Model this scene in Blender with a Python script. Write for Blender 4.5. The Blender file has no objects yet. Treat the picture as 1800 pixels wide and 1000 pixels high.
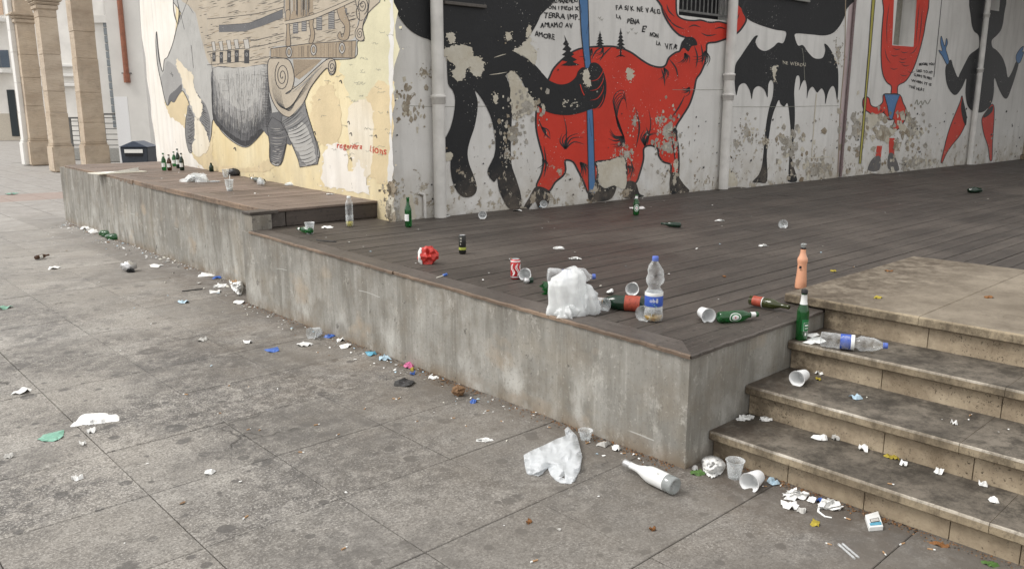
import bpy, bmesh, math, random
from mathutils import Vector, Matrix, noise
from mathutils.geometry import tessellate_polygon
R=math.radians; PI=math.pi
random.seed(7)
SC=bpy.context.scene; COL=SC.collection
# ---------------------------------------------------------------- camera
H=1.6; FPX=1418.0; PITCH=math.atan(300/FPX); YAW=R(47.26)
cam=bpy.data.objects.new('camera',bpy.data.cameras.new('camera')); COL.objects.link(cam)
cam.data.sensor_width=36; cam.data.lens=36*FPX/1800; cam.data.clip_start=.05; cam.data.clip_end=500
cam.location=(0,0,H); cam.rotation_euler=(PI/2-PITCH,0,YAW-PI/2)
SC.camera=cam
# ---------------------------------------------------------------- light: bright overcast daylight
SUN_EL,SUN_AZ=R(52),R(150)       # azimuth measured from +X towards +Y
w=bpy.data.worlds.new('World'); SC.world=w; w.use_nodes=True
wn=w.node_tree.nodes; wl=w.node_tree.links; wn.clear()
wo=wn.new('ShaderNodeOutputWorld'); bg=wn.new('ShaderNodeBackground'); bg.inputs[1].default_value=.12
sk=wn.new('ShaderNodeTexSky'); sk.sky_type='NISHITA'; sk.sun_disc=False; sk.sun_elevation=SUN_EL; sk.sun_rotation=PI/2-SUN_AZ
sk.dust_density=4; sk.air_density=1.2
hs=wn.new('ShaderNodeHueSaturation'); hs.inputs['Saturation'].default_value=.16
mx=wn.new('ShaderNodeMix'); mx.data_type='RGBA'; mx.inputs[0].default_value=.62; mx.inputs[7].default_value=(7.8,7.65,7.5,1)
wl.new(sk.outputs[0],hs.inputs['Color']); wl.new(hs.outputs[0],mx.inputs[6]); wl.new(mx.outputs[2],bg.inputs[0]); wl.new(bg.outputs[0],wo.inputs[0])
sl=bpy.data.lights.new('sun','SUN'); sl.energy=1.2; sl.angle=R(22); sl.color=(1,.965,.92)
so=bpy.data.objects.new('sun',sl); COL.objects.link(so)
sd=Vector((math.cos(SUN_AZ)*math.cos(SUN_EL),math.sin(SUN_AZ)*math.cos(SUN_EL),math.sin(SUN_EL)))
so.rotation_euler=sd.to_track_quat('Z','Y').to_euler()
SC.view_settings.view_transform='Standard'; SC.view_settings.look='None'; SC.view_settings.exposure=.66; SC.view_settings.gamma=1
SC.view_settings.use_curve_mapping=False
# ---------------------------------------------------------------- survey helpers: picture point -> point on a real surface
Fh=Vector((math.cos(YAW),math.sin(YAW),0)); Rt=Vector((math.sin(YAW),-math.cos(YAW),0)); Up=Vector((0,0,1))
Fw=Fh*math.cos(PITCH)-Up*math.sin(PITCH); Uv=Up*math.cos(PITCH)+Fh*math.sin(PITCH); CAM=Vector((0,0,H))
def ray(x,y): return (Fw*FPX+Rt*(x-900)+Uv*(500-y))
def onz(x,y,z=0):
    d=ray(x,y); return CAM+d*((z-H)/d.z)
def z_deck(Y): return .55+.0205*(Y-2)
def z_raised(Y): return .795+.0064*(Y-6.45)
def ondeck(x,y,dz=0):
    z=.6
    for i in range(20): p=onz(x,y,z); z=z_deck(p.y)+dz
    return p
def onraised(x,y,dz=0):
    z=.8
    for i in range(20): p=onz(x,y,z); z=z_raised(p.y)+dz
    return p
Z1,Z2,Z3,ZL=.14,.295,.447,.61
SURF={'g':lambda x,y,dz=0:onz(x,y,dz),'d':ondeck,'r':onraised,'1':lambda x,y,dz=0:onz(x,y,Z1+dz),'2':lambda x,y,dz=0:onz(x,y,Z2+dz),
      '3':lambda x,y,dz=0:onz(x,y,Z3+dz),'L':lambda x,y,dz=0:onz(x,y,ZL+dz)}
class Plane:
    def __init__(s,a,b,zb=0):
        s.P=Vector((a[0],a[1],0)); s.t=Vector((b[0]-a[0],b[1]-a[1],0)); s.L=s.t.length; s.t.normalize()
        s.n=Vector((s.t.y,-s.t.x,0))
        if s.n.dot(CAM-s.P)<0: s.n=-s.n
    def hit(s,x,y,off=0):
        d=ray(x,y); t=(s.P+s.n*off-CAM).dot(s.n)/d.dot(s.n); return CAM+d*t
    def uz(s,x,y,off=0):
        p=s.hit(x,y,off); return (p-s.P).dot(s.t),p.z
    def pt(s,u,z,off=0): return s.P+s.t*u+s.n*off+Vector((0,0,z))
W1=Plane((4.2,6.18),(4.80,13.42)); W2=Plane((4.2,6.18),(20.3,5.59))
# ---------------------------------------------------------------- scene helpers
def mesh_obj(name,verts,faces,mats,parent=None,smooth=False,mi=None):
    me=bpy.data.meshes.new(name); me.from_pydata([tuple(v) for v in verts],[],faces)
    for m in (mats if isinstance(mats,(list,tuple)) else [mats]): me.materials.append(m)
    if mi: me.polygons.foreach_set('material_index',mi)
    if smooth: me.polygons.foreach_set('use_smooth',[True]*len(me.polygons))
    me.update(); o=bpy.data.objects.new(name,me); COL.objects.link(o)
    if parent: o.parent=parent
    return o
def tag(o,label=None,cat=None,group=None,kind=None):
    if label: o['label']=label
    if cat: o['category']=cat
    if group: o['group']=group
    if kind: o['kind']=kind
    return o
def empty(name,loc=(0,0,0),rz=0,label=None,cat=None,group=None,kind=None):
    o=bpy.data.objects.new(name,None); COL.objects.link(o); o.location=loc; o.rotation_euler=(0,0,rz); o.empty_display_size=.05
    return tag(o,label,cat,group,kind)
class MB:
    def __init__(s): s.v=[];s.f=[];s.m=[]
    def add(s,vs,fs,m=0):
        b=len(s.v); s.v+= [Vector(v) for v in vs]; s.f+=[tuple(i+b for i in f) for f in fs]; s.m+=[m]*len(fs); return s
    def hexa(s,p,m=0):   # p: bottom 4 ccw, top 4 ccw
        return s.add(p,[(3,2,1,0),(4,5,6,7),(0,1,5,4),(1,2,6,5),(2,3,7,6),(3,0,4,7)],m)
    def box(s,x0,x1,y0,y1,z0,z1,m=0):
        return s.hexa([(x0,y0,z0),(x1,y0,z0),(x1,y1,z0),(x0,y1,z0),(x0,y0,z1),(x1,y0,z1),(x1,y1,z1),(x0,y1,z1)],m)
    def tube(s,pts,r,n=8,m=0,cap=True):
        pts=[Vector(p) for p in pts]; rs=r if isinstance(r,(list,tuple)) else [r]*len(pts); rings=[]; b=len(s.v)
        prev=None
        for i,p in enumerate(pts):
            d=(pts[min(i+1,len(pts)-1)]-pts[max(i-1,0)]).normalized()
            a=prev if prev else (Vector((0,0,1)) if abs(d.z)<.9 else Vector((1,0,0)))
            a=(a-d*a.dot(d)).normalized(); prev=a; c=d.cross(a)
            for k in range(n):
                t=2*PI*k/n; s.v.append(p+(a*math.cos(t)+c*math.sin(t))*rs[i])
        for i in range(len(pts)-1):
            for k in range(n):
                s.f.append((b+i*n+k,b+i*n+(k+1)%n,b+(i+1)*n+(k+1)%n,b+(i+1)*n+k)); s.m.append(m)
        if cap:
            e=b+(len(pts)-1)*n; q=len(s.v); s.v+=[s.v[b+k].copy() for k in range(n)]+[s.v[e+k].copy() for k in range(n)]
            s.f.append(tuple(q+k for k in range(n))[::-1]); s.m.append(m); s.f.append(tuple(q+n+k for k in range(n))); s.m.append(m)
        return s
    def lathe(s,prof,n=24,m=0,wob=0):   # prof [(r,z,mat?)]
        b=len(s.v)
        for q in prof:
            for k in range(n):
                t=2*PI*k/n; r=q[0]
                s.v.append(Vector((r*math.cos(t),r*math.sin(t),q[1])))
        for i in range(len(prof)-1):
            mm=prof[i][2] if len(prof[i])>2 else m
            for k in range(n):
                s.f.append((b+i*n+k,b+i*n+(k+1)%n,b+(i+1)*n+(k+1)%n,b+(i+1)*n+k)); s.m.append(mm)
        return s
    def build(s,name,mats,parent=None,smooth=False,bevel=0,seg=1):
        o=mesh_obj(name,s.v,s.f,mats,parent,smooth,s.m)
        if bevel:
            bm=bmesh.new(); bm.from_mesh(o.data)
            bmesh.ops.bevel(bm,geom=[e for e in bm.edges if e.is_manifold and e.calc_face_angle(0)>.4],offset=bevel,segments=seg,affect='EDGES',clamp_overlap=True)
            bm.to_mesh(o.data); bm.free()
        return o
# ---------------------------------------------------------------- material helpers
class NT:
    def __init__(s,name,rough=.7,spec=.3):
        s.mat=bpy.data.materials.new(name); s.mat.use_nodes=True; s.t=s.mat.node_tree; s.b=s.t.nodes['Principled BSDF']
        s.b.inputs['Roughness'].default_value=rough; s.b.inputs['Specular IOR Level'].default_value=spec
        s.g=s.t.nodes.new('ShaderNodeNewGeometry'); s.pos=s.g.outputs['Position']
    def put(s,inp,v):
        if v is None: return
        if isinstance(v,bpy.types.NodeSocket): s.t.links.new(v,inp)
        elif isinstance(v,(tuple,list)):
            inp.default_value=(tuple(v)+(1,)) if len(v)==3 and inp.type=='RGBA' else v
        else: inp.default_value=v
    def node(s,ty,**k):
        n=s.t.nodes.new(ty)
        for a,v in k.items(): setattr(n,a,v)
        return n
    def map(s,scale=(1,1,1),rot=(0,0,0),vec=None,loc=(0,0,0)):
        n=s.node('ShaderNodeMapping'); s.put(n.inputs['Vector'],vec or s.pos); n.inputs['Scale'].default_value=scale; n.inputs['Rotation'].default_value=rot; n.inputs['Location'].default_value=loc
        return n.outputs[0]
    def noise(s,sc,det=4,rough=.55,vec=None,dist=0):
        n=s.node('ShaderNodeTexNoise'); s.put(n.inputs['Vector'],vec or s.pos); n.inputs['Scale'].default_value=sc; n.inputs['Detail'].default_value=det
        n.inputs['Roughness'].default_value=rough; n.inputs['Distortion'].default_value=dist; return n.outputs['Fac']
    def vor(s,sc,feat='F1',vec=None,rnd=1):
        n=s.node('ShaderNodeTexVoronoi',feature=feat); s.put(n.inputs['Vector'],vec or s.pos); n.inputs['Scale'].default_value=sc; n.inputs['Randomness'].default_value=rnd; return n
    def ramp(s,fac,a,b,lo=0,hi=1):
        n=s.node('ShaderNodeMapRange'); s.put(n.inputs[0],fac); n.inputs[1].default_value=a; n.inputs[2].default_value=b; n.inputs[3].default_value=lo; n.inputs[4].default_value=hi; return n.outputs[0]
    def m(s,op,a,b=None,c=None):
        n=s.node('ShaderNodeMath',operation=op); s.put(n.inputs[0],a); s.put(n.inputs[1],b); s.put(n.inputs[2],c); return n.outputs[0]
    def mix(s,f,a,b,bt='MIX'):
        n=s.node('ShaderNodeMix',data_type='RGBA',blend_type=bt); s.put(n.inputs[0],f); s.put(n.inputs[6],a); s.put(n.inputs[7],b); return n.outputs[2]
    def xyz(s,vec=None):
        n=s.node('ShaderNodeSeparateXYZ'); s.put(n.inputs[0],vec or s.pos); return n.outputs
    def rand(s): return s.node('ShaderNodeObjectInfo').outputs['Random']
    def base(s,c): s.put(s.b.inputs['Base Color'],c); return s
    def bump(s,h,st=.5,d=.01):
        n=s.node('ShaderNodeBump'); s.put(n.inputs['Height'],h); n.inputs['Strength'].default_value=st; n.inputs['Distance'].default_value=d
        s.t.links.new(n.outputs[0],s.b.inputs['Normal']); return s
def simple(name,c,rough=.6,var=.25,sc=30,spec=.3,bump=0,metal=0,bd=.003):
    t=NT(name,rough,spec); n=t.noise(sc,4); dk=tuple(x*(1-var) for x in c)
    t.base(t.mix(t.ramp(n,.35,.65),dk,c)); t.b.inputs['Metallic'].default_value=metal
    if bump: t.bump(n,bump,bd)
    return t.mat
# ---- ground paving
def mk_ground(name,joints=False):
    t=NT(name,.72,.35)
    big=t.noise(.75,5,.6,dist=.3); mid=t.noise(3.2,6,.65); fine=t.noise(38,5,.7); sp=t.noise(150,3,.6); X,Y,Z=t.xyz()
    c=t.mix(t.ramp(mid,.3,.7),(.235,.222,.202),(.385,.37,.342))
    c=t.mix(t.ramp(t.noise(1.4,3,vec=t.map(loc=(5,3,1))),.35,.7,0,.5),c,(.29,.262,.226))
    dark=t.m('MULTIPLY',t.ramp(t.m('ADD',big,t.m('MULTIPLY',fine,.22)),.545,.66,0,.9),t.ramp(t.noise(11,6,.8),.40,.54))
    c=t.mix(dark,c,(.074,.07,.068))
    c=t.mix(t.ramp(t.noise(46,6,.85),.51,.60,0,.75),c,(.10,.092,.082)); sp2=t.noise(95,5,.8); c=t.mix(t.ramp(sp2,.55,.60,0,.85),c,(.54,.515,.475)); c=t.mix(t.ramp(sp2,.46,.40,0,.85),c,(.06,.055,.05))
    # trodden gum and drip spots
    for sc_,r_,off in ((5.2,.075,0),(8,.055,7),(11,.05,11),(6.5,.05,19),(2.7,.1,3)):
        v=t.vor(sc_,vec=t.map(loc=(off,off*2,0))); rn=t.node('ShaderNodeSeparateColor'); t.put(rn.inputs[0],v.outputs['Color'])
        d=t.m('ADD',v.outputs['Distance'],t.m('MULTIPLY',t.noise(22,3),.22)); rad=t.m('MULTIPLY',t.m('POWER',rn.outputs[0],2.4),.25)
        c=t.mix(t.ramp(t.m('SUBTRACT',t.m('SUBTRACT',d,.04),t.m('ADD',rad,.06)),.0,.02,.8,0),c,(.068,.065,.063))
    m3=t.noise(17,6,.8,vec=t.map(loc=(4,8,1))); c=t.mix(t.ramp(m3,.54,.62,0,.55),c,(.11,.10,.088)); c=t.mix(t.ramp(m3,.45,.38,0,.5),c,(.43,.41,.375))
    d2=t.m('MULTIPLY',t.ramp(t.noise(.62,4,.6,vec=t.map(loc=(2.2,6.5,0))),.50,.60,0,.8),t.ramp(t.noise(7,6,.8),.42,.56)); c=t.mix(d2,c,(.068,.065,.064))
    # brown grime gathered at the foot of the wall and steps
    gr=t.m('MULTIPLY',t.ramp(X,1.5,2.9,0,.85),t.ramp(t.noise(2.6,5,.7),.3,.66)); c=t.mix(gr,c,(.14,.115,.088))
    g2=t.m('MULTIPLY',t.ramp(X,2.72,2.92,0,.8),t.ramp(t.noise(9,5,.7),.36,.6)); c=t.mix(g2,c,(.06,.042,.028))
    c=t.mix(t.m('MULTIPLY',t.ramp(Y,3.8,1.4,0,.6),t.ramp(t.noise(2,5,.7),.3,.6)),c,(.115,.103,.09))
    c=t.mix(t.ramp(Y,5,14,0,.55),c,t.mix(t.ramp(mid,.3,.7),(.36,.345,.325),(.48,.465,.44)))  # brighter light over the far plaza, put into the paving colour
    ed=t.vor(1.15,'DISTANCE_TO_EDGE',vec=t.mix(.12,t.map(loc=(3.3,1,0)),t.node('ShaderNodeTexNoise').outputs['Color'])).outputs['Distance']
    cr=t.m('MULTIPLY',t.ramp(ed,.0,.007,1,0),t.ramp(t.noise(1.1,3,vec=t.map(loc=(9,2,0))),.62,.66)); c=t.mix(cr,c,(.03,.028,.026))
    if joints:
        b=t.node('ShaderNodeTexBrick'); b.offset=0; t.put(b.inputs['Vector'],t.map(scale=(1,1,1),loc=(-1.03,-3.41,0))); b.inputs['Scale'].default_value=1
        b.inputs['Brick Width'].default_value=.59; b.inputs['Row Height'].default_value=.59; b.inputs['Mortar Size'].default_value=.005
        c=t.mix(b.outputs['Fac'],c,(.07,.065,.06))
        band=t.m('MULTIPLY',t.ramp(t.m('ABSOLUTE',t.m('SUBTRACT',Y,18.2)),.75,.8,1,0),.45); c=t.mix(band,c,(.30,.19,.15))
    else:
        c=t.mix(t.ramp(t.rand(),0,1,0,.38),c,(.15,.14,.125))
    t.base(c); t.bump(t.m('ADD',t.m('MULTIPLY',fine,.5),t.m('SUBTRACT',t.m('MULTIPLY',sp,.35),cr)),.55,.006); return t.mat
def mk_concrete():
    t=NT('board_marked_concrete',.75,.3); X,Y,Z=t.xyz()
    st=t.noise(1,6,.6,vec=t.map((11,11,1.0))); st2=t.noise(1,5,.65,vec=t.map((34,34,1.6))); big=t.noise(1.3,4,.6); fine=t.noise(60,4,.7)
    c=t.mix(t.ramp(big,.35,.65),(.215,.207,.186),(.35,.34,.31)); c=t.mix(t.ramp(t.m('ADD',st,t.m('MULTIPLY',t.noise(5,6,.8),.35)),.64,.80,0,.6),c,(.145,.135,.113)); c=t.mix(t.ramp(st2,.5,.7,0,.28),c,(.18,.17,.145)); c=t.mix(t.ramp(t.noise(1.9,4,.6,vec=t.map(loc=(11,0,3))),.54,.66,0,.35),c,(.30,.26,.20)); c=t.mix(t.ramp(t.noise(1,5,.65,vec=t.map((60,60,3))),.55,.7,0,.35),c,(.46,.45,.41)); c=t.mix(t.ramp(t.noise(3.2,6,.75,vec=t.map(loc=(7,7,7))),.48,.66,0,.6),c,(.19,.165,.13)); c=t.mix(t.m('MULTIPLY',t.ramp(Z,.42,.60,0,.55),t.ramp(t.noise(1,5,.7,vec=t.map((8,8,1.5),loc=(3,2,1))),.42,.6)),c,(.12,.105,.085))
    low=t.m('MULTIPLY',t.ramp(Z,.42,.12),t.ramp(t.noise(1,5,.6,vec=t.map((5,5,2.6),loc=(4,4,0))),.5,.66)); c=t.mix(t.m('MULTIPLY',low,.7),c,(.52,.51,.475))
    c=t.mix(t.m('MULTIPLY',t.ramp(t.noise(2.1,3,.5,vec=t.map((1,1,1.5),loc=(1,7,2))),.62,.72,0,.6),1),c,(.38,.31,.23))
    c=t.mix(t.m('MULTIPLY',t.ramp(Z,.1,.0,0,.8),t.ramp(t.noise(7,4),.3,.6)),c,(.20,.15,.10))
    c=t.mix(t.ramp(t.noise(11,5,.7),.64,.70,0,.75),c,(.075,.07,.06)); c=t.mix(t.ramp(t.noise(6,6,.8,vec=t.map((1,1,.7),loc=(0,9,4))),.57,.64,0,.55),c,(.44,.425,.385))
    c=t.mix(t.ramp(fine,.56,.68,0,.5),c,(.12,.115,.10)); c=t.mix(t.ramp(t.noise(38,6,.8,vec=t.map(loc=(1,5,2))),.60,.66,0,.5),c,(.50,.48,.43))
    # thin pale scratches
    sc=t.m('MULTIPLY',t.ramp(t.m('ABSOLUTE',t.m('SUBTRACT',t.m('FRACT',t.m('ADD',t.m('MULTIPLY',Z,3.1),t.m('MULTIPLY',t.noise(1.2,2),.5))),.5)),.004,.012,1,0),t.ramp(t.noise(2.4,2,vec=t.map(loc=(8,1,1))),.62,.64)); c=t.mix(t.m('MULTIPLY',sc,.6),c,(.55,.55,.52))
    t.base(c); t.bump(t.m('ADD',t.m('MULTIPLY',st,.3),t.m('MULTIPLY',fine,.4)),.35,.006); return t.mat
def mk_wood(name,a,b,worn,wornamt=.25,axis=(1.2,26,26),rough=.62):
    t=NT(name,rough,.32); r=t.rand(); X,Y,Z=t.xyz()
    off=t.node('ShaderNodeCombineXYZ'); t.put(off.inputs[0],t.m('MULTIPLY',r,40)); va=t.node('ShaderNodeVectorMath',operation='ADD'); t.put(va.inputs[0],t.pos); t.put(va.inputs[1],off.outputs[0])
    g=t.noise(1,6,.65,vec=t.map(axis,vec=va.outputs[0])); g2=t.noise(1,5,.6,vec=t.map(tuple(q*4 for q in axis),vec=va.outputs[0])); big=t.noise(1.1,4,.6)
    c=t.mix(t.ramp(g,.3,.7),a,b); c=t.mix(t.ramp(r,0,1,0,.5),c,tuple(x*.55 for x in a)); c=t.mix(t.ramp(big,.45,.7,0,.5),c,tuple(x*1.5 for x in b))
    c=t.mix(t.ramp(g2,.62,.78,0,wornamt*2),c,worn); c=t.mix(t.ramp(t.noise(30,4,.7),.57,.68,0,.7),c,tuple(x*.35 for x in a))
    c=t.mix(t.m('MULTIPLY',t.ramp(t.noise(90,2,.5),.7,.74),.6),c,(.3,.28,.25))
    t.base(c); t.bump(t.m('ADD',g,t.m('MULTIPLY',g2,.6)),.45,.004); t.put(t.b.inputs['Roughness'],t.ramp(big,.3,.7,rough-.2,rough+.12)); return t.mat
def mk_stone(name,a,b,dirt,pits=.5,dirtamt=.5,low=None):
    t=NT(name,.75,.28); n=t.noise(2.4,5,.6); f=t.noise(26,5,.72); s_=t.noise(85,4,.7); X,Y,Z=t.xyz()
    c=t.mix(t.ramp(n,.3,.7),a,b); c=t.mix(t.ramp(t.rand(),0,1,0,.25),c,tuple(x*.7 for x in a))
    c=t.mix(t.m('MULTIPLY',t.ramp(t.noise(3.5,6,.75,vec=t.map(loc=(2,9,4))),.42,.66),dirtamt),c,dirt)
    c=t.mix(t.m('MULTIPLY',t.ramp(s_,.58,.68),t.ramp(t.noise(4,3),.4,.62,0,pits*1.6)),c,tuple(x*.35 for x in dirt))
    c=t.mix(t.ramp(f,.62,.76,0,.5),c,tuple(x*.6 for x in dirt))
    zz=t.m('FRACT',t.m('DIVIDE',t.m('ADD',Z,.012),.1535)); c=t.mix(t.m('MULTIPLY',t.ramp(zz,.62,.72,0,.75),t.ramp(t.noise(9,6,.8,vec=t.map((1,1,.6))),.42,.6)),c,tuple(x*.5 for x in dirt))
    c=t.mix(t.ramp(t.noise(48,6,.85),.60,.65,0,.55*pits*1.6),c,tuple(x*.3 for x in dirt))
    # black grime where the risers meet the retaining wall
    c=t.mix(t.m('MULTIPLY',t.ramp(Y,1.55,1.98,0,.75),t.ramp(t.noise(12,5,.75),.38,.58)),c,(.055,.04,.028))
    t.base(c); t.bump(t.m('SUBTRACT',t.m('MULTIPLY',f,.5),t.m('MULTIPLY',s_,.5)),.5,.005); return t.mat
# ---- plaster with age; paints share the same wear so that chips go through every layer
def wear(t,low=1.0,amt=0.0):
    X,Y,Z=t.xyz(); ch=t.noise(7.5,7,.72,dist=.2); hgt=t.m('SUBTRACT',Z,.62)
    thr=t.ramp(hgt,0,1.25,.585-.035*low,.73); thr=t.m('SUBTRACT',thr,amt)
    return t.ramp(t.m('SUBTRACT',ch,thr),0,.008), ch, hgt
def plaster_under(t):
    n=t.noise(3.5,5,.65); c=t.mix(t.ramp(n,.35,.6),(.27,.215,.15),(.46,.42,.345)); return t.mix(t.ramp(t.noise(40,4,.7),.5,.7,0,.6),c,(.17,.135,.1))
def mk_plaster(name,a,b,grimy=1.0,amt=0):
    t=NT(name,.85,.2); w_,ch,h=wear(t,grimy,amt); n=t.noise(1.6,5,.6); f=t.noise(24,5,.7); st=t.noise(1,5,.6,vec=t.map((7,7,.7)))
    c=t.mix(t.ramp(n,.3,.7),a,b); c=t.mix(t.ramp(st,.5,.72,0,.35),c,tuple(x*.62 for x in a)); c=t.mix(t.ramp(f,.6,.75,0,.3),c,tuple(x*.5 for x in a))
    c=t.mix(t.m('MULTIPLY',t.ramp(h,.62,-.05,0,.75*grimy),t.ramp(t.noise(3.3,5,.7),.36,.62)),c,(.40,.355,.28))
    c=t.mix(w_,c,plaster_under(t))
    c=t.mix(t.m('MULTIPLY',t.ramp(t.noise(13,5,.7,vec=t.map((1,1,.55),loc=(3,1,7))),.665,.68),t.ramp(h,1.2,0,.0,.85)),c,(.05,.045,.04))
    t.base(c); t.bump(t.m('SUBTRACT',t.m('ADD',t.m('MULTIPLY',f,.35),t.m('MULTIPLY',n,.5)),t.m('MULTIPLY',w_,.7)),.6,.012); return t.mat
def mk_paint(name,c0,amt=0,var=.18,under=None):
    t=NT(name,.6,.3); w_,ch,h=wear(t,1,amt); n=t.noise(2.6,4,.6)
    c=t.mix(t.ramp(n,.3,.7),tuple(x*(1-var) for x in c0),c0); c=t.mix(t.ramp(t.noise(30,5,.7),.6,.72,0,.25),c,tuple(x*.6+.02 for x in c0))
    c=t.mix(t.m('MULTIPLY',t.ramp(h,.5,0,0,.45),t.ramp(t.noise(5,5,.7),.4,.6)),c,(.22,.18,.14))
    und=under or plaster_under(t)
    c=t.mix(w_,c,und)
    c=t.mix(t.m('MULTIPLY',t.ramp(t.noise(55,3,.5,vec=t.map(loc=(6,6,6))),.695,.705),t.ramp(t.noise(2.1,2),.5,.6)),c,(.58,.56,.52))
    t.base(c); t.bump(t.m('SUBTRACT',t.noise(24,5,.7),w_),.4,.008); return t.mat
def mk_clear(name,tint=(.955,.965,.965),fac=.03,white=0,rough=.08):
    m=bpy.data.materials.new(name); m.use_nodes=True; nt=m.node_tree; N=nt.nodes; L=nt.links; b=N['Principled BSDF']; out=N['Material Output']
    b.inputs['Base Color'].default_value=(.85,.87,.88,1); b.inputs['Roughness'].default_value=rough; b.inputs['Specular IOR Level'].default_value=.9
    tr=N.new('ShaderNodeBsdfTransparent'); tr.inputs[0].default_value=tint+(1,); lw=N.new('ShaderNodeLayerWeight'); lw.inputs[0].default_value=.35
    nz=N.new('ShaderNodeTexNoise'); nz.inputs['Scale'].default_value=28; tc=N.new('ShaderNodeTexCoord'); L.new(tc.outputs['Object'],nz.inputs['Vector'])
    mr=N.new('ShaderNodeMapRange'); mr.inputs[1].default_value=.0; mr.inputs[2].default_value=1; mr.inputs[3].default_value=fac; mr.inputs[4].default_value=.62
    L.new(lw.outputs['Facing'],mr.inputs[0]); a=N.new('ShaderNodeMath'); a.operation='MULTIPLY_ADD'; a.inputs[1].default_value=.5; a.inputs[2].default_value=-.22; L.new(nz.outputs[0],a.inputs[0])
    ad=N.new('ShaderNodeMath'); ad.operation='ADD'; ad.use_clamp=True; L.new(mr.outputs[0],ad.inputs[0]); L.new(a.outputs[0],ad.inputs[1])
    mxs=N.new('ShaderNodeMixShader'); L.new(ad.outputs[0],mxs.inputs[0]); L.new(tr.outputs[0],mxs.inputs[1]); L.new(b.outputs[0],mxs.inputs[2]); L.new(mxs.outputs[0],out.inputs[0])
    bp=N.new('ShaderNodeBump'); bp.inputs['Strength'].default_value=.5; bp.inputs['Distance'].default_value=.004; L.new(nz.outputs[0],bp.inputs['Height']); L.new(bp.outputs[0],b.inputs['Normal']); return m
def mk_glass(name,c,rough=.06,tr=.75):
    t=NT(name,rough,.6); n=t.noise(30,3); t.base(t.mix(t.ramp(n,.3,.7),tuple(x*.8 for x in c),c)); t.b.inputs['Transmission Weight'].default_value=tr; t.b.inputs['IOR'].default_value=1.4; t.b.inputs['Coat Weight'].default_value=.4; return t.mat
def mk_film(name,c=(.86,.88,.88),trans=.35,rough=.35,bump=.3):
    t=NT(name,rough,.5); t.base(c); n=t.noise(14,3,.6)
    m=t.mat; out=t.t.nodes['Material Output']; tl=t.node('ShaderNodeBsdfTranslucent'); tl.inputs[0].default_value=c+(1,); tp=t.node('ShaderNodeBsdfTransparent'); m1=t.node('ShaderNodeMixShader'); m1.inputs[0].default_value=.3; m2=t.node('ShaderNodeMixShader')
    t.put(m2.inputs[0],t.ramp(n,.3,.7,trans*.8,trans*1.15)); t.t.links.new(t.b.outputs[0],m1.inputs[1]); t.t.links.new(tl.outputs[0],m1.inputs[2]); t.t.links.new(m1.outputs[0],m2.inputs[1]); t.t.links.new(tp.outputs[0],m2.inputs[2]); t.t.links.new(m2.outputs[0],out.inputs[0])
    t.bump(n,bump,.004); return m
M={}
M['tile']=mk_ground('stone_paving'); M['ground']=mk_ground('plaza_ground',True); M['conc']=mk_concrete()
M['joint']=simple('joint_dirt',(.085,.076,.066),.9,.5,6)
M['deck']=mk_wood('weathered_deck_wood',(.040,.033,.028),(.086,.073,.062),(.22,.20,.175),.24)
M['deck2']=mk_wood('dry_deck_wood',(.13,.098,.078),(.23,.18,.15),(.36,.31,.27),.3)
M['cap']=mk_wood('worn_cap_wood',(.075,.063,.055),(.135,.118,.104),(.27,.22,.17),.25,(26,1.2,26))
M['capedge']=mk_wood('raw_wood_edge',(.085,.06,.043),(.28,.20,.14),(.04,.028,.02),.7,(30,2.5,50))
M['fascia']=mk_wood('dark_fascia_board',(.05,.04,.035),(.085,.07,.06),(.16,.13,.11),.15)
M['riser']=mk_stone('travertine_riser',(.335,.27,.185),(.48,.40,.29),(.16,.12,.08),.9,.75)
M['tread']=mk_stone('dirty_tread_top',(.135,.116,.094),(.215,.188,.152),(.06,.052,.042),.6,.8)
M['nose']=mk_stone('travertine_nosing',(.28,.225,.15),(.40,.335,.235),(.14,.11,.075),.6,.8)
M['chip']=mk_stone('rubbed_stone_edge',(.34,.30,.24),(.60,.56,.49),(.2,.165,.12),.4,.9)
M['landing']=mk_stone('landing_stone',(.20,.168,.127),(.30,.258,.20),(.12,.098,.072),.5,.8)
M['plas']=mk_plaster('white_wall_plaster',(.60,.59,.565),(.71,.70,.675))
t=NT('travertine_pillar',.85,.2); n_=t.noise(1,6,.65,vec=t.map((1.2,1.2,3))); n2=t.noise(1,5,.7,vec=t.map((4,4,22)))
c_=t.mix(t.ramp(n_,.3,.7),(.40,.325,.25),(.56,.48,.385)); c_=t.mix(t.ramp(t.noise(.8,3),.4,.7,0,.5),c_,(.62,.51,.38)); c_=t.mix(t.ramp(n2,.60,.74,0,.5),c_,(.24,.19,.145)); c_=t.mix(t.ramp(t.noise(3,6,.7),.5,.7,0,.5),c_,(.30,.25,.2)); t.base(c_); t.bump(n2,.7,.03); M['pillar']=t.mat
M['render']=simple('white_render',(.74,.73,.70),.85,.08,2)
M['pale']=simple('pale_far_wall',(.78,.76,.72),.9,.12,1.5)
M['copper']=simple('copper_pipe',(.34,.13,.075),.4,.3,12,.5)
M['pvc']=simple('painted_drainpipe',(.68,.665,.63),.45,.2,5,.4)
M['iron']=simple('grey_iron',(.17,.17,.165),.6,.3,20)
M['dark']=simple('dark_gap',(.02,.02,.022),.8)
M['bin']=simple('navy_bin_plastic',(.035,.045,.06),.45,.3,20,.4)
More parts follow.
